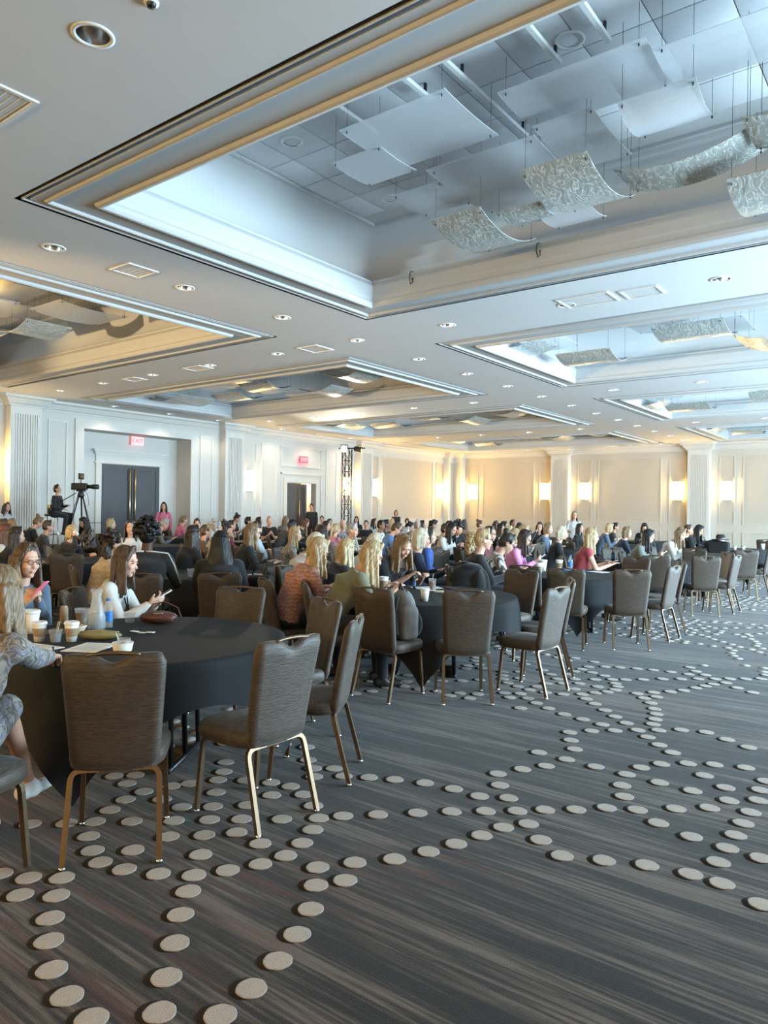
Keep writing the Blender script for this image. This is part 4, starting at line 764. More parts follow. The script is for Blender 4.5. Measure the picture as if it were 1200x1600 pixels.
def head_prims(mb, P):
    T = lambda *a: P.head+P.R@V3(*a)
    mb.ell(T(0, -.012, .03), (.074, .093, .093), P.R, 18, 12); mb.ell(T(0, .028, -.035), (.062, .062, .078), P.R, 16, 10); mb.ell(T(0, .062, -.098), (.026, .024, .02), P.R)
    mb.cap(T(0, .082, .005), .0085, T(0, .103, -.03), .0125, 8); mb.ell(T(0, .078, .03), (.05, .014, .012), P.R)
    for s in (-1, 1): mb.ell(T(s*.076, -.006, -.012), (.009, .02, .031), P.R, 10, 6); mb.ell(T(s*.036, .062, -.03), (.024, .026, .024), P.R)
    mb.ell(T(0, .082, -.062), (.026, .014, .012), P.R, 10, 6)
    mb.cap(P.sh+V3(0, .0, .0), .056, P.neck+P.R@V3(0, .01, .04), .05)
def face_marks(bm, P, hero):
    def add(fn, mi):
        q = MB(); fn(q); vs_ = [bm.verts.new(p) for p in q.v]
        for f in q.f:
            try: fc = bm.faces.new([vs_[i] for i in f]); fc.material_index = mi; fc.smooth = True
            except ValueError: pass
    T = lambda *a: P.head+P.R@V3(*a)
    for s in (-1, 1):
        add(lambda q: q.ell(T(s*.031, .0835, .008), (.0135, .0065, .0062), P.R, 10, 6), 2 if hero else 1)
        if hero: add(lambda q: q.ell(T(s*.031, .0885, .008), (.0058, .003, .0056), P.R, 8, 6), 1)
        add(lambda q: q.cap(T(s*.016, .0895, .027), .0035, T(s*.048, .079, .029), .0025, 6), 1)
    add(lambda q: q.ell(T(0, .0945, -.0575), (.021, .0055, .0042), P.R, 10, 6), 3); add(lambda q: q.ell(T(0, .0935, -.0665), (.018, .0055, .005), P.R, 10, 6), 3)
def arms(mb, P, g=0, upto=2, skin=False):
    for s in (-1, 1):
        w = P.wide*.5+.5
        if upto >= 2: mb.cap(P.S[s], (.052+g)*w, P.E[s], (.042+g)*w); mb.cap(P.E[s], (.041+g)*w, P.Wr[s]-(P.Wr[s]-P.E[s]).normalized()*(.0 if skin else .015), .028+g)
        else: mb.cap(P.S[s], (.052+g)*w, P.S[s].lerp(P.E[s], .55 if upto == 1 else .12), (.05+g)*w)
def legs(mb, P, g=0, upto=1.0):
    for s in (-1, 1):
        mb.cap(P.hip[s], .082+g, P.knee[s], .06+g)
        if upto > 0: mb.cap(P.knee[s], .057+g, P.knee[s].lerp(P.ank[s], .35), .056+g); mb.cap(P.knee[s].lerp(P.ank[s], .35), .056+g, P.knee[s].lerp(P.ank[s], upto), (.042 if upto > .9 else .05)+g)
def body_mesh(P, hero=False):
    m = MB(); torso(m, P, -.012); head_prims(m, P); arms(m, P, -.004, 2, True)
    for s in (-1, 1):
        d = P.Wr[s]-P.E[s]; m.cap(P.E[s], .037, P.Wr[s], .026); hand(m, P.Wr[s], d, P.nrm[s], P.curl, s)
    legs(m, P, -.012)
    for s in (-1, 1): m.cap(P.ank[s]+V3(0, -.02, -.03), .034, P.ank[s]+V3(0, .13, -.055), .026)
    me = remesh(m, P.voxel, 4 if hero else 3, .45); bm = bmesh.new(); bm.from_mesh(me); face_marks(bm, P, hero); bm.to_mesh(me); bm.free()
    me.materials.clear()
    for k in ('skin_a', 'eye_dark', 'eye_white', 'lips'): me.materials.append(MATS[k])
    return me
def top_mesh(P, sleeve='l', g=.01, long=False):
    m = MB(); torso(m, P, g, True); arms(m, P, g, {'l': 2, 's': 1, 'n': 0}[sleeve])
    if long: m.ell(P.H+V3(0, -.02, -.02), (.2*P.wide, .17, .1))
    me = remesh(m, P.voxel*1.15, 5, .5); me.materials.clear(); me.materials.append(MATS['top_black']); return me
def bottom_mesh(P, upto=1.0, g=.006, skirt=False):
    m = MB(); m.ell(P.H+V3(0, -.01, -.03), (.178*P.wide, .135, .1)); legs(m, P, g, upto)
    if skirt: m.loft([(P.hip[-1].lerp(P.hip[1], .5), .19, .1, 0), (P.knee[-1].lerp(P.knee[1], .5), .17, .08, 0)], 16)
    me = remesh(m, P.voxel*1.3, 5, .5); me.materials.clear(); me.materials.append(MATS['top_trousers']); return me
def shoe_mesh(P):
    m = MB()
    for s in (-1, 1): a = P.ank[s]; m.cap(a+V3(0, -.045, -.045), .042, a+V3(0, .15, -.058), .032); m.cap(a+V3(0, 0, -.02), .044, a+V3(0, .03, -.05), .045)
    me = remesh(m, .012, 3, .5); me.materials.clear(); me.materials.append(MATS['top_shoe']); return me
def hair_mesh(style, P, voxel=.009):
    g = P.R.transposed()@V3(0, 0, -1); m = MB(); rg = random.Random(3)                 # head-local space, g is down
    capc = V3(0, -.022, .045); back = V3(0, -.075, -.02)
    m.ell(capc, (.084, .094, .094)); m.ell(V3(0, -.045, .0), (.082, .075, .09))
    def strand(p, r0, L, r1, out=V3(0, 0, 0), wav=0):
        q = Vector(p); n = 5
        for k in range(n):
            e = q+g*(L/n)+out/n+(V3(rg.uniform(-1, 1), rg.uniform(-1, 1), 0)*wav if wav else V3(0, 0, 0)); m.cap(q, r0+(r1-r0)*k/n, e, r0+(r1-r0)*(k+1)/n, 8); q = e
    fr = [(s*.058, .045, .085) for s in (-1, 1)]
    for f in fr: m.cap(V3(f[0]*.3, .035, .128), .022, V3(f[0]*1.22, .03, .03), .02, 8)
    if style in 'LW':
        Lh = {'L': .33, 'W': .31, 'H': .3}[style]; wv = .012 if style == 'W' else .003
        for x in (-.066, -.04, -.013, .013, .04, .066): strand((x, -.07-.018*(1-(x/.066)**2), .01), .03, Lh+rg.uniform(-.03, .03), .02 if style != 'W' else .03, V3(x*.5, -.015, 0), wv)
        for s in (-1, 1):
            for y in (-.04, -.01, .02): strand((s*.074, y, .03), .02, Lh-.05+rg.uniform(-.03, .03), .016, V3(s*.03, .01, 0), wv)
    elif style == 'B':
        for x in (-.066, -.033, 0, .033, .066): strand((x, -.068-.02*(1-(x/.066)**2), .02), .032, .14, .022)
        for s in (-1, 1):
            for y in (-.045, -.015, .012): strand((s*.074, y, .03), .022, .13, .018, V3(-s*.008, 0, 0))
    elif style == 'U': m.ell(V3(0, -.085, .13), (.045, .045, .04)); m.ell(V3(0, -.06, .09), (.05, .05, .05))
    elif style == 'P':
        m.ell(V3(0, -.11, .03), (.03, .03, .03)); strand((0, -.125, .02), .034, .3, .02, V3(0, -.05, 0), .004)
    elif style == 'Q':         # big curly ponytail
        m.ell(V3(0, -.15, -.07), (.055, .045, .11))
        for k in range(170): rr = rg.uniform(.009, .017); a = rg.uniform(0, 6.3); e = rg.uniform(-1.5, 1.5); m.ell(V3(.066*cos(a)*cos(e), -.152+.056*sin(a)*cos(e), -.07+.125*sin(e)), (rr, rr, rr), None, 8, 6)
    elif style in 'CK':
        for k in range(330 if style == 'K' else 40):
            a = rg.uniform(0, 2*pi); e = rg.uniform(-.4 if style == 'C' else -.45, 1.5); r = (.105 if style == 'C' else .118)
            p = V3(cos(a)*cos(e)*r, sin(a)*cos(e)*r-.04, sin(e)*r+.045)
            if p.y > .05 and p.z < .075: continue
            rr = rg.uniform(.02, .034) if style == 'C' else rg.uniform(.011, .02); p = p*rg.uniform(.86, 1.1); m.ell(p, (rr, rr, rr), None, 8, 6)
        if style == 'C':
            for x in (-.07, -.035, 0, .035, .07): strand((x, -.08, 0), .035, .16, .03, V3(x*.3, 0, 0), .015)
    elif style == 'S': pass
    if style == 'H':           # thick long hair spreading over the back
        m.loft([(V3(0, -.05, .06), .095, .085, 0), (V3(0, -.065, -.06), .11, .085, 0), (V3(0, -.075, -.2), .145, .075, 0), (V3(0, -.085, -.34), .15, .055, 0), (V3(0, -.09, -.42), .13, .03, 0)], 18)
    me = remesh(m, voxel, 2, .5); me.materials.clear(); me.materials.append(MATS['hair_br']); return me
def bald_mesh(P):
    m = MB(); m.ell(V3(0, -.035, .0), (.08, .078, .07)); m.ell(V3(0, -.03, .05), (.077, .083, .082)); me = remesh(m, .01, 2, .5); me.materials.clear(); me.materials.append(MATS['hair_gy']); return me
def glasses_mesh():
    m = MB()
    for s in (-1, 1):
        m.tube([(s*(.032+.021*cos(a)), .101, .006+.017*sin(a)) for a in [2*pi*k/12 for k in range(13)]], .0022, 5); m.tube([(s*.053, .1, .01), (s*.078, .06, .012), (s*.08, -.01, .008)], .002, 5)
    m.tube([(-.011, .102, .01), (.011, .102, .01)], .002, 5); return m.mesh('glasses', 'dark_metal')
GLM = glasses_mesh()
CACHE = {}
def cached(key, fn):
    if key not in CACHE: CACHE[key] = fn()
    return CACHE[key]
POSES = {
 'up': dict(lean=4, up_lean=4, pitch=2, wl=(-.12, .27, .66), wr=(.1, .28, .67)),
 'tab': dict(lean=14, up_lean=8, pitch=6, wl=(-.16, .42, .82), wr=(.14, .44, .82)),
 'write': dict(lean=24, up_lean=14, pitch=30, wl=(-.14, .46, .82), wr=(.12, .5, .82)),
 'phone': dict(lean=10, up_lean=12, pitch=26, wl=(-.05, .36, .86), wr=(.05, .36, .86), pal=(0, 0, 1), curl=.5),
 'cheek': dict(lean=16, up_lean=8, pitch=4, roll=-8, wl=(-.14, .4, .82), wr=(.075, .29, 1.10), elb=(.6, .4, -1), pal=(-1, 0, 0), curl=.5),
 'back': dict(lean=-4, up_lean=6, pitch=-4, wl=(-.1, .2, .66), wr=(.1, .22, .64)),
 'turn': dict(lean=6, up_lean=6, pitch=4, yaw=-28, wl=(-.14, .3, .7), wr=(.12, .32, .7)),
 'drink': dict(lean=12, up_lean=8, pitch=2, wl=(-.16, .42, .82), wr=(.10, .27, 1.16), elb=(.8, .2, -1), pal=(-1, 0, 0), curl=.7)}
SK = {-1: (-.10, .02, .50), 1: (.10, .02, .50)}; SA = {-1: (-.11, -.02, .09), 1: (.11, -.01, .09)}
POSES['stand'] = dict(lean=1, up_lean=2, pitch=2, hipz=.93, knees=SK, ankles=SA, wl=(-.22, .1, .86), wr=(.16, .27, 1.12), curl=.6)
POSES['folded'] = dict(lean=0, up_lean=3, pitch=4, hipz=.93, knees=SK, ankles=SA, wl=(.10, .19, 1.14), wr=(-.10, .23, 1.17), elb=(1, .1, -.8), curl=.3)
def pose(k): return cached(('pose', k), lambda: make_pose(**POSES[k]))
def slot(o, i, m): o.material_slots[i].link = 'OBJECT'; o.material_slots[i].material = MATS[m]
USED = set(); PO = {}
def person(pid, label, hair, hc, top, sleeve, pk, skin='a', low='trousers', glasses=False, wide=1, hero=None, seat=True, shoe='shoe'):
    _, x, y, zt, rz = next(p for p in PEOPLE_POS if p[0] == pid)
    kind = hero or pk; P = pose(pk) if not hero else cached(('pose', hero), lambda: make_pose(**HERO[hero]))
    s = zt/P.top.z
    if seat: s = min(1.07, max(.94, s))
    ofs = Matrix.Rotation(rz, 3, 'Z')@V3(P.top.x, P.top.y, 0)*s
    assert label not in USED, label; USED.add(label)
    o = put('person', cached(('body', kind), lambda: body_mesh(P, bool(hero))), None, (x-ofs.x, y-ofs.y, 0), rz); o.scale = (s*wide, s, s); tag(o, label, 'person', 'people in the hall')
    slot(o, 0, 'skin_'+skin)
    tp = put('top', cached(('top', kind, sleeve), lambda: top_mesh(P, sleeve)), o); slot(tp, 0, 'top_'+top)
    lg = put('trousers' if low != 'skirt' else 'skirt', cached(('low', kind), lambda: bottom_mesh(P)), o); slot(lg, 0, 'top_'+low)
    sh = put('shoes', cached(('shoe', kind), lambda: shoe_mesh(P)), o); slot(sh, 0, 'top_'+shoe)
    HM_ = Matrix.Translation(P.head)@P.R.to_4x4()
    if hair:
        hm = put('hair', cached(('hair', kind, hair), lambda: bald_mesh(P) if hair == 'Z' else hair_mesh(hair, P, .006 if hero else .009)), o); hm.matrix_local = HM_; slot(hm, 0, 'hair_'+hc)
    PO[pid] = o
    if glasses: g = put('glasses', GLM, o); g.matrix_local = HM_
    if seat:
        c = Matrix.Rotation(rz, 3, 'Z')@V3(0, .03, 0); chair(x-ofs.x+c.x, y-ofs.y+c.y, rz, 'banquet chair under the '+label, detail=False)
    return o
VX = .0078
HERO = {
 'A9': dict(lean=12, up_lean=8, pitch=8, yaw=4, wl=(.02, .37, .96), wr=(.13, .38, .95), pal=(-1, .2, .3), palL=(1, .2, .3), curl=.75, voxel=VX),
 'A10': dict(lean=20, up_lean=14, pitch=18, wl=(-.24, .5, .82), wr=(-.02, .66, .83), knees={-1: (-.16, .38, .52), 1: (-.06, .41, .63)}, ankles={-1: (-.22, .38, .09), 1: (-.13, .66, .2)}, curl=.6, voxel=VX),
 'B5': dict(lean=12, up_lean=10, pitch=14, wl=(-.02, .44, .86), wr=(.12, .43, .88), pal=(-.6, 0, .8), palL=(.6, 0, .8), curl=.6, voxel=VX),
 'B3': dict(lean=12, up_lean=8, pitch=4, wl=(-.2, .42, .84), wr=(.2, .42, .84), voxel=.009, wide=1.15),
 'C7': dict(lean=8, up_lean=10, pitch=8, wl=(-.16, .4, .84), wr=(.16, .4, .84), voxel=.009, wide=1.15),
 'D18': dict(lean=16, up_lean=16, pitch=30, wl=(-.12, .42, .82), wr=(.12, .44, .82), voxel=VX, wide=1.12),
 'D19': dict(lean=14, up_lean=12, pitch=20, wl=(-.14, .42, .82), wr=(.14, .44, .82), voxel=.009),
 'D20': dict(lean=28, up_lean=12, pitch=28, wl=(-.16, .5, .83), wr=(.14, .52, .83), voxel=VX, wide=1.1),
 'D21': dict(lean=22, up_lean=16, pitch=34, wl=(-.2, .44, .82), wr=(.06, .5, .84), curl=.7, voxel=VX, wide=1.12),
 'E20': dict(lean=12, up_lean=10, pitch=6, wl=(-.14, .44, .82), wr=(.14, .46, .82), voxel=VX, wide=1.08)}
PEOPLE_POS = [(a, b, c, d, radians(25) if a == 'A10' else e) for a, b, c, d, e in PEOPLE_POS]
p = person
a10 = p('A10', 'person in snakeskin print dress writing at the nearest table', 'L', 'lb', 'snake', 'l', None, 'b', 'snake', hero='A10', shoe='white_shoe')
for ch in a10.children:
    if ch.name.startswith('trousers'): ch.name = 'skirt'; ch.data = cached('a10skirt', lambda: bottom_mesh(cached(('pose', 'A10'), None), 0, .014)); slot(ch, 0, 'top_snake')
a9 = p('A9', 'person in denim jacket and glasses holding a pink phone', 'L', 'br', 'denim', 'l', None, 'a', 'jeans', True, hero='A9')
b5 = p('B5', 'person in white blazer and black lanyard looking at phone', 'L', 'br', 'white', 'l', None, 'a', hero='B5')
p('B3', 'person in black jacket with white piping seen from behind', 'K', 'bk', 'black', 'l', None, 'd', hero='B3')
p('C7', 'person in long black coat seen from behind', 'H', 'bk', 'black', 'l', None, 'c', hero='C7')
d18 = p('D18', 'person in salmon zigzag blouse with head bowed', 'W', 'bl', 'zigzag', 'l', None, 'a', hero='D18')
p('D19', 'person in black top between salmon blouse and olive jacket', 'L', 'bl', 'black', 'l', None, 'a', hero='D19')
p('D20', 'person in olive green jacket leaning over the second table', 'L', 'bl', 'olive', 'l', None, 'a', hero='D20')
d21 = p('D21', 'person in black tee writing at the second table', 'L', 'lb', 'black', 's', None, 'b', hero='D21')
p('E20', 'person in black sweater and jeans left of third table', 'Q', 'bl', 'black', 'l', None, 'a', 'jeans', True, hero='E20')
for q in (d21, b5):       # lanyards
    P = cached(('pose', 'D21' if q is d21 else 'B5'), None); m = MB(); m.tube([P.sh+V3(-.06, .05, .04), P.chest+V3(-.04, .135, .06), P.chest+V3(0, .165, -.1)], .006, 5); m.tube([P.sh+V3(.06, .05, .04), P.chest+V3(.04, .135, .06), P.chest+V3(0, .165, -.1)], .006, 5); m.build('lanyard', 'black_plastic', q)
    m = MB(); m.rbox(-.04, .04, .165, .17, -.19, -.09, .002); m.v = [tuple(Vector(v)+P.chest) for v in m.v]; m.build('badge', 'white_plastic', q)
for r in '''A1|standing person in pale grey top by the leftmost pilaster|L|db|lightgrey|l|stand|b
A2|person in grey top seated at far left photo edge|L|br|grey|l|up|a
A2b|person in tan top with back turned near leftmost pilaster|B|lb|tan|l|up|a
A3|person in cream shawl in profile at left photo edge|L|rb|cream|l|tab|a
A3b|person in black top just right of the cream shawl|L|db|black|l|tab|a
A4|person in black sweater bent forward below the camera operator|U|lb|black|l|write|a
A5|person in dark grey top below the bar stool|S|br|charcoal|l|tab|b
A7|person in black and white patterned top below the tripod|L|bk|blackwhite|l|phone|b
A8|person in black blazer drinking from a white cup|B|bl|black|l|drink|a
B1|person in black top before left leaf of double door|B|bl|black|l|up|a
B2|person in white top facing camera before the double door|L|bk|white|l|up|b
B4|person in cream lattice top behind the white blazer|C|db|lattice|s|tab|b
B6|standing person in pink top holding a drink by double door|L|db|pink|l|stand|b
B7|person in camouflage top bent over below standing pink top|S|gy|camo|l|write|b
B8|person in pink tee seated right of the double door|P|lb|pink|s|tab|a
B9|person in dark shirt facing camera by narrow wall panel|S|bk|charcoal|l|tab|b
B10|person in black sweater in profile left of long black coat|L|db|black|l|tab|a
C1|person in brown jacket just above the long black coat|P|br|brown|l|tab|b
C2|person in white speckled top behind the long black coat|C|gy|whitepattern|l|up|a
C3|person in maroon top with back turned below second pilaster|C|db|maroon|l|up|b
C4|person in tan top in profile below second pilaster|S|db|tan|l|up|b
C5|person in short black top sitting tall below first sconce|U|db|black|s|phone|a
C6|person in charcoal top half hidden below first sconce|S|bk|charcoal|l|up|b
C8|person in black cardigan and glasses beside pale blue shirt|W|lb|black|l|tab|a
C9|person in pale blue shirt with back turned|S|db|lightblue|l|tab|a
C10|person in brown shirt left of the black polo|S|db|brown|l|up|b
C11|person in black polo with hands raised facing camera|Z|gy|black|s|phone|a
C12|person in grey top seen from behind left of open door|L|lb|grey|l|up|a
C13|person in dark jacket left of the white patterned blouse|L|bk|charcoal|l|write|b
D1|person in white patterned blouse in profile|W|bl|whitepattern|l|tab|a
D2|person in black top bent forward below the open door|B|rb|black|l|write|a
D3|standing person in black suit at the open door|S|bk|black|l|stand|b
D4|person in brown top facing camera right of open door|S|db|brown|l|up|b
D5|person in navy top left of truss in a far row|S|bk|navy|l|up|b
D6|person in teal top in profile left of the truss|B|db|teal|l|up|a
D7|person in dark brown top seen from behind near salmon blouse|B|db|brown|l|up|b
D8|person in rose pink top with back turned below truss|P|bl|rose|l|tab|a
D9|person in white hooded top behind the salmon blouse|B|wb|white|l|write|a
D10|person in black and white top at foot of truss|Z|gy|blackwhite|l|up|a
D11|person in black top facing camera right of truss|L|bk|black|l|up|b
D12|person in patterned shirt with hand at mouth near truss|S|gy|stripe|l|cheek|a
D13|person in black tee facing camera below sconce right of truss|S|db|black|s|up|b
D14|person in light grey blouse below sconce right of truss|W|db|lightgrey|l|tab|b
D15|person in white hooded top below the big left-wall panel|S|bk|white|l|tab|c
D16|person in brown top left of standing black jacket|S|bk|brown|l|up|c
D17|person in white cap bent over behind olive jacket|S|wb|white|l|write|a
E1|standing person in black jacket with arms folded by wall|B|bk|black|l|folded|b
E2|person in tan top seen from behind below standing black jacket|L|bl|tan|l|up|a
E3|person in grey tee facing camera right of standing black jacket|S|db|grey|s|up|c
E4|person in blue polo and glasses in profile|S|br|blue|s|write|a
E5|person in dark green shirt right of the blue polo|S|bk|green|l|write|b
E6|person in beige top facing camera right of blue polo|B|gy|cream|l|up|a
E7|person in plum top in profile left of room corner|L|bk|plum|l|tab|b
E8|person in dusty rose top above the writing black tee|B|gy|rose|l|up|a
E9|person in taupe sweater seen from behind above writing black tee|L|lb|khaki|l|up|a
E10|person in navy cardigan in profile behind second table|B|wb|navy|l|tab|a
E11|person in bright blue top right of navy cardigan|B|db|brightblue|l|up|a
E12|person in khaki jacket bent forward left of dark green sweater|P|bk|khaki|l|write|b
E13|person in dark green sweater and glasses|S|db|green|l|up|b
E14|person in black top seen from behind below corner sconce|B|bk|black|l|up|b
E15|person in white collared top right of dark green sweater|L|bk|white|l|phone|b
E16|person in black long-sleeved top facing camera below room corner|C|bk|black|l|write|a
E17|person in brown tee in farthest row below the corner|S|db|brown|s|up|b
E18|person in tan jacket with back turned below corner pilaster|L|br|tan|l|up|b
E19|person in pale pink top below far-wall corner sconce|U|br|palepink|l|up|b
F1|person in maroon top and glasses facing right|B|db|maroon|l|tab|b
F2|person in grey top below the big far-wall panel|B|bk|grey|l|up|d
F3|person in black top with white collar, left of bald man|L|bk|black|l|tab|b
F4|person in white top in far row behind striped vest|S|bk|white|l|tab|b
F5|person in grey blouse directly behind the striped vest|L|bl|grey|l|tab|a
F6|person in dark tee sitting tall below big far-wall panel|S|db|charcoal|s|up|c
F7|person in black top with back turned above orchid cardigan|B|bk|black|l|up|b
F8|person in white top bent down above the orchid cardigan|B|bl|white|l|write|a
F9|person in beige cardigan between striped vest and orchid cardigan|B|bl|cream|l|write|a
F10|person in striped vest with headband at third table|U|db|stripe|l|write|b
F11|person in orchid pink cardigan and glasses at third table|L|db|orchid|l|phone|a
F12|person in black top resting cheek on hand facing camera|L|bk|black|l|cheek|b
F13|person in blue denim jacket right of resting black top|B|lb|denim|l|tab|a
F14|person in black cardigan in profile near the far pilaster|B|wb|black|l|tab|a
F15|standing person in grey sweater by middle far-wall pilaster|L|lb|lightgrey|l|stand|a
F16|person in black coat right of standing grey sweater|L|bk|black|l|up|a
G1|person in red sleeveless dress with long loose hair|L|bl|red|n|tab|a
G2|person in blue denim jacket right of red dress|B|bl|denim|l|phone|a
G2b|person in dark grey jacket behind the blue denim jacket|S|bk|charcoal|l|tab|b
G3|person in navy sweater in profile at the fourth table|B|lb|navy|l|tab|a
G4|person in black hooded coat bent over facing camera|L|bk|black|l|write|b
G5|person in sage top looking at phone beside fourth table|L|bk|sage|l|phone|a
H1|person in white knit top bent over at fifth table|L|lb|white|l|write|a
H2|person in cream top behind the white knit top|S|br|cream|l|tab|b
H3|person in black top bent over, rightmost of all people|L|bk|black|l|write|b'''.split('\n'):
    i, lb, hs, hc, tp, sl, pk, sk = r.split('|'); st = pk in ('stand', 'folded')
    p(i, lb, hs, hc, tp, sl, pk, sk, glasses=i in ('C8', 'E4', 'E13', 'F1', 'F10', 'F11', 'F15'), seat=not st, low='jeans' if i in ('F11', 'B8', 'E4', 'G2') else 'trousers')
# camera operator on the tall stool
HERO['op'] = dict(lean=4, up_lean=4, pitch=-16, hipz=.97, knees={-1: (-.13, .4, .93), 1: (.13, .38, .9)}, ankles={-1: (-.12, .22, .46), 1: (.12, .3, .46)}, wl=(-.1, .28, 1.2), wr=(.16, .3, 1.1), curl=.6, voxel=.011)
PEOPLE_POS.append(('op', -18.6, 10.08, 1.66, radians(-58)))
o = p('op', 'person in black hooded jacket seated on tall stool by camera', 'S', 'bk', 'black', 'l', None, 'b', hero='op', seat=False); o.location.z = .5; o.location.x, o.location.y = -18.6, 10.08
# ------------------------------------------------------------------ things on the tables
TZ = .7685
def at(x, y): return (x, y, TZ)
def coffee_cup(x, y, lb, h=.115, sleeve=True, z=TZ):
    t = thing('coffee_cup', lb, 'cup', (x, y, z)); k = h/.115
    m = MB(); m.lathe([(.028*k, 0), (.041*k, .105*k)], seg=20); m.build('cup', 'cup_white', t)
    m = MB(); m.lathe([(.042*k, .1*k), (.044*k, .102*k), (.044*k, .108*k), (.039*k, .118*k), (.037*k, .116*k)], seg=20); m.build('lid', 'white_plastic', t)
    if sleeve: m = MB(); m.lathe([(.0325*k, .03*k), (.0395*k, .08*k)], seg=20, caps=False); m.build('sleeve', 'cup_sleeve', t)
    return t
def clear_cup(x, y, lb, h=.1, r=.042, fill=None, straw=0, mt='clear_plastic'):
    t = thing('clear_cup', lb, 'cup', at(x, y)); m = MB(); m.lathe([(r*.72, 0), (r, h), (r*1.04, h), (r*1.04, h-.004), (r*.97, h-.004), (r*.7, .003)], seg=20); m.build('cup', mt, t)
    if fill: m = MB(); m.lathe([(r*.68, .004), (r*.9, h*.72), (0, h*.72)], seg=18, caps=False); m.build('drink', fill, t)
    for k in range(straw): m = MB(); m.tube([(.01*k-.01, 0, .01), (.02*k, .015, h+.05)], .003, 6); m.build('straw', 'beige', t)
def paper_sheet(x, y, rz, lb, w=.21, h=.28, mt='paper'):
    t = tag(put('paper_sheet', None, None, at(x, y), rz), lb, 'paper'); m = MB(); m.box(-w/2, w/2, -h/2, h/2, 0, .003); m.build('sheet', mt, t); m = MB()
    for k in range(7): m.box(-w*.38, w*.3, h*.36-k*h*.1, h*.36-k*h*.1+.004, .003, .0034)
    m.build('printed_lines', 'grey_fabric', t)
def phone(x, y, rz, lb, mt='black_plastic', z=TZ):
    t = thing('phone', lb, 'phone', (x, y, z), rz); m = MB(); m.rbox(-.037, .037, -.075, .075, 0, .009, .004); m.build('case', mt, t); m = MB(); m.box(-.033, .033, -.07, .07, .009, .0094); m.build('screen', 'black_plastic', t); return t
def bottle(x, y, lb, mt='clear_plastic', cap='blue_label', h=.21, r=.033):
    t = thing('bottle', lb, 'bottle', at(x, y)); m = MB(); m.lathe([(r*.9, 0), (r, .01), (r, h*.62), (r*.8, h*.72), (r*.4, h*.88), (r*.4, h*.94)], seg=18); m.build('body', mt, t)
    m = MB(); m.lathe([(r*.45, h*.93), (r*.45, h)], seg=14); m.build('cap', cap, t); m = MB(); m.lathe([(r*1.02, h*.22), (r*1.02, h*.55)], seg=18, caps=False); m.build('wrapper', 'blue_label', t)
# nearest table
t = thing('carafe', 'tall glass carafe half full of water on nearest table', 'carafe', at(-4.53, 2.75)); m = MB(); m.lathe([(.055, 0), (.062, .02), (.06, .09), (.035, .19), (.03, .23), (.042, .275), (.04, .275), (.028, .23), (.032, .19), (.056, .09), (.056, .01), (0, .008)], seg=24, caps=False); m.build('glass', 'clear_glass', t); m = MB(); m.lathe([(.052, .012), (.055, .085), (.05, .11), (0, .11)], seg=22, caps=False); m.build('water', 'water', t)
bottle(-4.57, 2.86, 'blue labelled water bottle behind the carafe', h=.2)
coffee_cup(-4.26, 2.42, 'sleeved coffee cup left of the olive pouch', .12); coffee_cup(-4.4, 2.29, 'sleeved coffee cup beside the notebook on nearest table', .12)
coffee_cup(-4.72, 2.4, 'plain white tumbler in front of the denim jacket', .15, False)
clear_cup(-4.83, 2.82, 'wide clear cup of iced tea left of carafe', .11, .05, 'tea'); clear_cup(-4.3, 2.34, 'clear cup holding stirrers beside coffee cups', .075, .04, 'water', 2); clear_cup(-4.66, 3.09, 'small clear cup in front of the white blazer', .075, .042)
t = thing('drink_can', 'slim brown drink can beside the denim jacket', 'can', at(-5.0, 2.83-.05)); m = MB(); m.lathe([(.024, 0), (.028, .008), (.028, .1), (.022, .115)], seg=18); m.build('can', 'cup_sleeve', t); m = MB(); m.lathe([(.022, .1151), (.02, .117)], seg=16); m.build('rim', 'chrome', t)
t = thing('bowl', 'shallow beige bowl just left of carafe', 'bowl', at(-4.5, 2.6)); m = MB(); m.lathe([(.03, 0), (.055, .045), (.052, .045), (.028, .005), (0, .005)], seg=20, caps=False); m.build('bowl', 'beige', t); m = MB(); m.lathe([(.053, .044), (.058, .047), (.053, .05)], seg=20, caps=False); m.build('rim', 'cup_white', t)
t = thing('pouch', 'long olive zip pouch in front of carafe', 'pouch', at(-4.18, 2.56), radians(40)); m = MB(); m.ell((0, 0, .03), (.14, .04, .03)); m.build('pouch', 'pouch_olive', t); m = MB(); m.tube([(-.12, 0, .05), (0, 0, .061), (.12, 0, .05)], .004, 6); m.build('zip', 'brass', t)
t = thing('handbag', 'dark red-brown leather handbag lying before the white blazer', 'handbag', at(-4.47, 3.2), radians(35)); m = MB(); m.ell((0, 0, .045), (.14, .08, .045)); m.rbox(-.12, .12, -.05, .05, .01, .07, .02); m.build('bag', 'leather_brown', t); m = MB(); m.tube([(-.1, .03, .07), (-.06, .05, .13), (.03, .05, .15), (.13, .03, .11), (.17, 0, .03)], .005, 6); m.build('strap', 'leather_brown', t); m = MB(); m.tube([(-.02, -.05, .075), (.05, -.05, .08)], .006, 6); m.build('clasp', 'brass', t)
for i, (dx, dy, a) in enumerate(((0, 0, .3), (.045, .03, .5), (-.04, -.03, .1))):
    t = thing('sugar_packet', 'small white sugar packet lying open on the nearest table', 'packet', (-4.2+dx, 2.88+dy, TZ+.004*i), a, 'sugar packets'); m = MB(); m.rbox(-.03, .03, -.016, .016, 0, .005, .002); m.build('packet', 'paper', t)
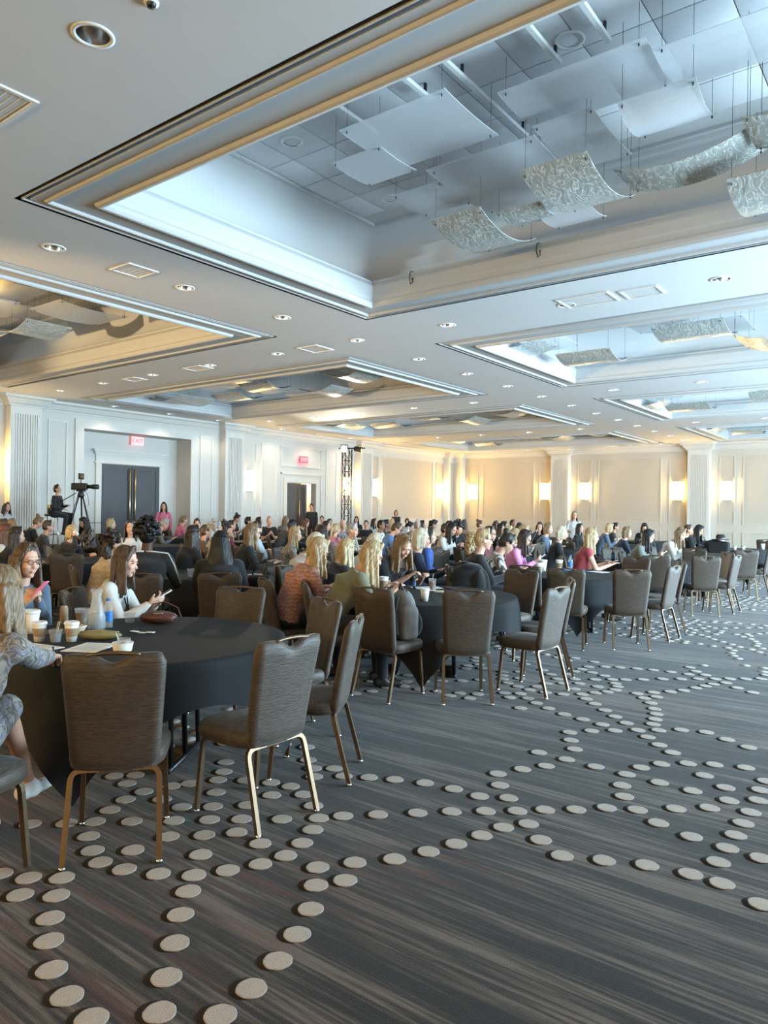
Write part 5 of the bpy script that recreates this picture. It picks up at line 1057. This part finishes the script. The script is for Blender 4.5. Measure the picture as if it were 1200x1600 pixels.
t = thing('paper_bowl', 'white paper bowl with plastic cup behind the nearest chair', 'bowl', at(-3.76, 2.45)); m = MB(); m.lathe([(.05, 0), (.06, .05), (.057, .05), (.047, .004), (0, .004)], seg=24, caps=False); m.build('bowl', 'cup_white', t); m = MB(); m.lathe([(.028, .008), (.04, .075), (.038, .075), (.026, .01)], (.012, 0, 0), 18, False); m.build('cup', 'clear_plastic', t); m = MB(); m.lathe([(.02, .0), (.022, .01), (0, .012)], (.02, 0, .045), 14, False); m.build('biscuit', 'beige', t); m = MB(); m.tube([(-.02, 0, .03), (-.1, .02, .09)], .003, 5); m.build('spoon', 'white_plastic', t)
paper_sheet(-3.98, 2.38, .5, 'printed sheet under the writing hand on nearest table'); paper_sheet(-4.2, 2.16, .2, 'open white notebook beside the two coffee cups', .26, .2)
t = thing('tablet', 'dark tablet computer lying behind the coffee cups', 'tablet', at(-4.62, 2.52), .6); m = MB(); m.rbox(-.09, .09, -.12, .12, 0, .01, .004); m.build('case', 'black_plastic', t); m = MB(); m.box(-.08, .08, -.11, .11, .01, .0105); m.build('screen', 'door_grey', t)
def held(o, key, side, name, lb, cat, build):
    P = cached(('pose', key), None); s = o.scale.x; R = Matrix.Rotation(o.rotation_euler.z, 3, 'Z'); d = (P.Wr[side]-P.E[side]).normalized()
    w = P.Wr[side]+d*.085+P.nrm[side].normalized()*.022; q = o.location+R@(w*s); t = thing(name, lb, cat, q); t.rotation_euler = (R@d).to_track_quat('Y', 'Z').to_euler(); build(t); return t
def ph(case):
    def f(t): m = MB(); m.rbox(-.037, .037, -.04, .11, -.005, .005, .003); m.build('case', case, t); m = MB(); m.box(-.032, .032, -.035, .105, .005, .0055); m.build('screen', 'black_plastic', t)
    return f
def pen(t): m = MB(); m.tube([(0, -.03, .07), (0, .05, -.045)], .0045, 6); m.build('barrel', 'black_plastic', t); m = MB(); m.tube([(0, .05, -.045), (0, .056, -.054)], .002, 5); m.build('tip', 'chrome', t)
held(a9, 'A9', 1, 'phone', 'pink cased phone held up by the denim jacket', 'phone', ph('pink_case')); held(b5, 'B5', 1, 'phone', 'white phone held by the white blazer', 'phone', ph('white_plastic')); held(a10, 'A10', 1, 'pen', 'black pen in hand of the snakeskin print dress', 'pen', pen); held(d21, 'D21', 1, 'pen', 'pen in hand of the writing black tee', 'pen', pen)
# second table
coffee_cup(-4.72, 6.2, 'sleeved coffee cup behind the grey backpack', .13); coffee_cup(-3.8, 5.62, 'white paper cup nearest on the second table', .12, False); clear_cup(-4.3, 6.5, 'clear iced coffee with straw on second table', .12, .042, 'tea', 1)
bottle(-4.5, 6.45, 'dark slim bottle beside the papers on second table', 'black_plastic', 'green_lid', .13, .016)
paper_sheet(-4.45, 6.62, 1.0, 'papers under the hand of the writing black tee', .3, .22); paper_sheet(-4.3, 6.5-.06, .4, 'white napkin under the iced coffee', .13, .13); phone(-3.85, 5.7, .8, 'black phone beside the white paper cup')
t = thing('snack_pack', 'small tan snack pack beside the iced coffee', 'packet', at(-4.1, 6.32), .6); m = MB(); m.rbox(-.05, .05, -.02, .02, 0, .022, .006); m.build('pack', 'beige', t); m = MB(); m.box(-.05, -.045, -.021, .021, .002, .02); m.build('seal', 'green_lid', t)
t = thing('folder', 'thin black folder lying at far rim of second table', 'folder', at(-4.15, 6.78), .9); m = MB(); m.rbox(-.12, .12, -.16, .16, 0, .012, .004); m.build('cover', 'leather_black', t); m = MB(); m.box(-.115, .118, -.155, .155, .003, .009); m.build('pages', 'paper', t)
# third table
coffee_cup(-4.5, 10.2, 'sleeved coffee cup behind the two third-table chairs', .14); coffee_cup(-4.55, 9.75, 'tall white tumbler at orchid cardigan hands', .16, False); coffee_cup(-4.42, 9.35, 'sleeved cup in front of the tall white tumbler', .14); bottle(-4.35, 10.25, 'blue labelled bottle on third table', h=.22)
t = thing('tray', 'dark blue tray beneath the blue labelled bottle', 'tray', (-4.25, 10.15, TZ), .4); m = MB(); m.rbox(-.16, .16, -.11, .11, 0, .012, .005); m.build('tray', 'blue_label', t); m = MB(); m.box(-.13, .13, -.08, .08, .012, .014); m.build('liner', 'paper', t)
paper_sheet(-4.55, 9.1, .3, 'programme sheet before the striped vest'); paper_sheet(-3.9, 10.2, 1.2, 'printed sheet before the red sleeveless dress'); phone(-3.75, 10.3, .4, 'phone in front of the red sleeveless dress')
# farther tables
coffee_cup(-7.6, 16.6, 'tall white cup right of the orchid cardigan', .17, False); coffee_cup(-7.1, 16.6, 'sleeved cup on the table behind the tall white cup', .15); coffee_cup(-7.2, 20.1, 'white cup behind the navy sweater', .15)
coffee_cup(-4.5, 16.1, 'white paper cup left of the white knit top', .15, False); bottle(-4.55, 16.35, 'small blue bottle left of the white knit top', 'blue_label', 'blue_label', .18, .034)
t = thing('menu_card', 'white folded card standing on the sixth table', 'card', at(-4.5, 20.0)); m = MB(); m.box(-.1, .1, -.05, -.045, 0, .24); m.build('front_leaf', 'paper', t); m = MB(); m.box(-.1, .1, .045, .05, 0, .24); m.build('rear_leaf', 'paper', t)
for dx in (0, .16):
    t = thing('lidded_cup', ['left', 'right'][dx > 0]+' of two green-lidded cups before the black hat', 'cup', at(-4.0+dx, 19.35+dx)); m = MB(); m.lathe([(.03, 0), (.042, .09)], seg=16); m.build('cup', 'cup_white', t); m = MB(); m.lathe([(.044, .088), (.044, .1), (.03, .11)], seg=16); m.build('lid', 'green_lid', t)
coffee_cup(-3.55, 20.3, 'white cup at right photo edge on sixth table', .14, False)
coffee_cup(-10.4, 9.3, 'pale blue paper cup right of the long black coat', .16, False); bottle(-10.9, 9.9, 'dark blue tumbler left of white patterned blouse', 'blue_label', 'blue_label', .2, .035)
clear_cup(-7.15, 5.6, 'clear plastic tub on table right of white piping jacket', .1, .075); paper_sheet(-6.9, 6.4, .3, 'crumpled white paper beside the black leather bag', .2, .16); paper_sheet(-10.35, 5.75, .5, 'white papers on table behind the left chair'); paper_sheet(-10.9, 5.5, 1.0, 'white booklet on table left of the pouring cup', .22, .16)
clear_cup(-4.4, 13.0, 'iced drink with straw on fourth table', .13, .042, 'tea', 1); bottle(-4.6, 12.7, 'dark patterned bottle on fourth table', 'black_plastic', 'black_plastic', .22, .03); paper_sheet(-4.7, 12.9, .2, 'papers on the fourth table beside patterned bottle')
coffee_cup(-14.0, 6.2, 'white cup below the bent camera-side sweater', .14, False); coffee_cup(-17.2, 13.2, 'white cup before the pink tee', .13, False)
# bags and coats
t = thing('backpack', 'grey and black backpack sitting on a chair at second table', 'backpack', (-3.72, 5.16, .49), radians(-20)); m = MB(); m.ell((0, 0, .22), (.15, .11, .22)); m.rbox(-.15, .15, -.09, .09, 0, .3, .05); me = remesh(m, .012, 5); me.materials.clear(); me.materials.append(MATS['grey_fabric']); put('sack', me, t)
m = MB(); m.ell((0.02, .1, .13), (.12, .06, .12)); m.build('pocket', 'black_cloth', t)
for s in (-1, 1): m = MB(); m.tube([(s*.07, -.1, .38), (s*.09, -.15, .25), (s*.1, -.12, .06)], .018, 6); m.build('strap', 'black_cloth', t)
m = MB(); m.tube([(-.03, -.02, .43), (0, -.03, .48), (.03, -.02, .43)], .01, 6); m.tube([(.1, .06, .06), (.12, .03, .3), (.05, .0, .43)], .006, 5); m.build('piping', 'black_plastic', t)
t = thing('jacket', 'black jacket hung over chair back behind the second table', 'jacket', (CH_JK.location.x, CH_JK.location.y, 0), CH_JK.rotation_euler.z); m = MB(); m.ell((-.03, -.245, .82), (.23, .105, .15)); m.ell((-.08, -.25, .94), (.15, .085, .06)); m.ell((-.04, -.2, .66), (.2, .1, .2)); m.ell((-.2, -.2, .72), (.07, .1, .2)); m.ell((-.22, -.29, .6), (.1, .09, .33)); m.ell((.1, -.29, .62), (.12, .09, .26)); m.ell((-.05, -.33, .8), (.2, .07, .2)); m.ell((.2, -.25, .55), (.06, .07, .2)); me = remesh(m, .014, 6); me.materials.clear(); me.materials.append(MATS['black_cloth']); put('body', me, t); m = MB(); m.tube([(-.1, -.27, .98), (0, -.25, 1.0), (.1, -.27, .98)], .018, 6); m.build('collar', 'black_cloth', t)
t = thing('handbag', 'black leather bag hanging beside the long black coat', 'handbag', (-6.0, 5.62, .62), .4); m = MB(); m.rbox(-.14, .14, -.07, .07, 0, .25, .03); m.build('bag', 'leather_black', t); m = MB(); m.tube([(-.1, 0, .25), (-.06, 0, .38), (.06, 0, .38), (.1, 0, .25)], .009, 6); m.build('strap', 'leather_black', t); m = MB(); m.lathe([(.02, 0), (.02, .01)], (.0, .0, .245), 12); m.build('clasp', 'brass', t)
t = thing('coat', 'black coat heaped over a chair by the sixth table', 'coat', (CH_HAT.location.x, CH_HAT.location.y, 0), CH_HAT.rotation_euler.z); m = MB(); m.rbox(-.25, .25, -.34, -.18, .45, .99, .05); m.ell((-.1, -.22, .9), (.28, .12, .13)); me = remesh(m, .016, 6); me.materials.clear(); me.materials.append(MATS['felt_black']); put('body', me, t); m = MB(); m.ell((-.22, -.26, .7), (.07, .07, .22)); m.build('sleeve', 'felt_black', t)
t = thing('hat', 'wide brimmed black hat resting on the heaped coat', 'hat', (CH_HAT.location.x+.02, CH_HAT.location.y-.3, 1.03), .3); m = MB(); m.lathe([(0, 0), (.19, .0), (.2, .01), (.19, .014), (.1, .02)], seg=26, caps=False); m.build('brim', 'felt_black', t); m = MB(); m.lathe([(.105, .01), (.1, .1), (.07, .13), (0, .12)], seg=24, caps=False); m.build('crown', 'felt_black', t); m = MB(); m.lathe([(.107, .015), (.105, .045)], seg=24, caps=False); m.build('band', 'leather_brown', t)
t = thing('tote_bag', 'dark bag standing on the sixth table left of card', 'bag', at(-4.85, 19.7), .2); m = MB(); m.rbox(-.13, .13, -.06, .06, 0, .2, .03); m.build('bag', 'leather_black', t); m = MB(); m.tube([(-.08, 0, .2), (-.05, 0, .28), (.05, 0, .28), (.08, 0, .2)], .008, 6); m.build('handle', 'leather_black', t)
def cupf(t): m = MB(); m.lathe([(.028, -.05), (.04, .055)], seg=16); m.build('cup', 'cup_white', t); m = MB(); m.lathe([(.042, .054), (.042, .06), (.036, .066)], seg=16); m.build('lid', 'white_plastic', t)
c = held(PO['A8'], 'drink', 1, 'coffee_cup', 'white cup raised to drink by the black blazer', 'cup', cupf); c.rotation_euler = (.9, 0, PO['A8'].rotation_euler.z)
c = held(PO['B6'], 'stand', 1, 'coffee_cup', 'dark drink cup held by the standing pink top', 'cup', cupf); c.rotation_euler = (0, 0, 0)
for k, lb in (('G5', 'phone held by the sage top'), ('F11', 'phone held by the orchid pink cardigan'), ('G2', 'phone held by the blue denim jacket right of red dress'), ('C5', 'phone held by the tall sitting short black top')): held(PO[k], 'phone', 1, 'phone', 'white '+lb, 'phone', ph('white_plastic'))
P = cached(('pose', 'B3'), None)
for s in (-1, 1):
    m = MB(); a, b = P.S[s], P.E[s]; m.tube([P.sh+V3(s*.01, -.075, .062), P.sh+V3(s*.09, -.06, .056), a+V3(s*.02, -.045, .06), a.lerp(b, .3)+V3(s*.045, -.05, .03), a.lerp(b, .7)+V3(s*.045, -.045, .01), b+V3(s*.04, -.04, 0)], .0075, 6); m.build('white_piping', 'top_white', PO['B3'])
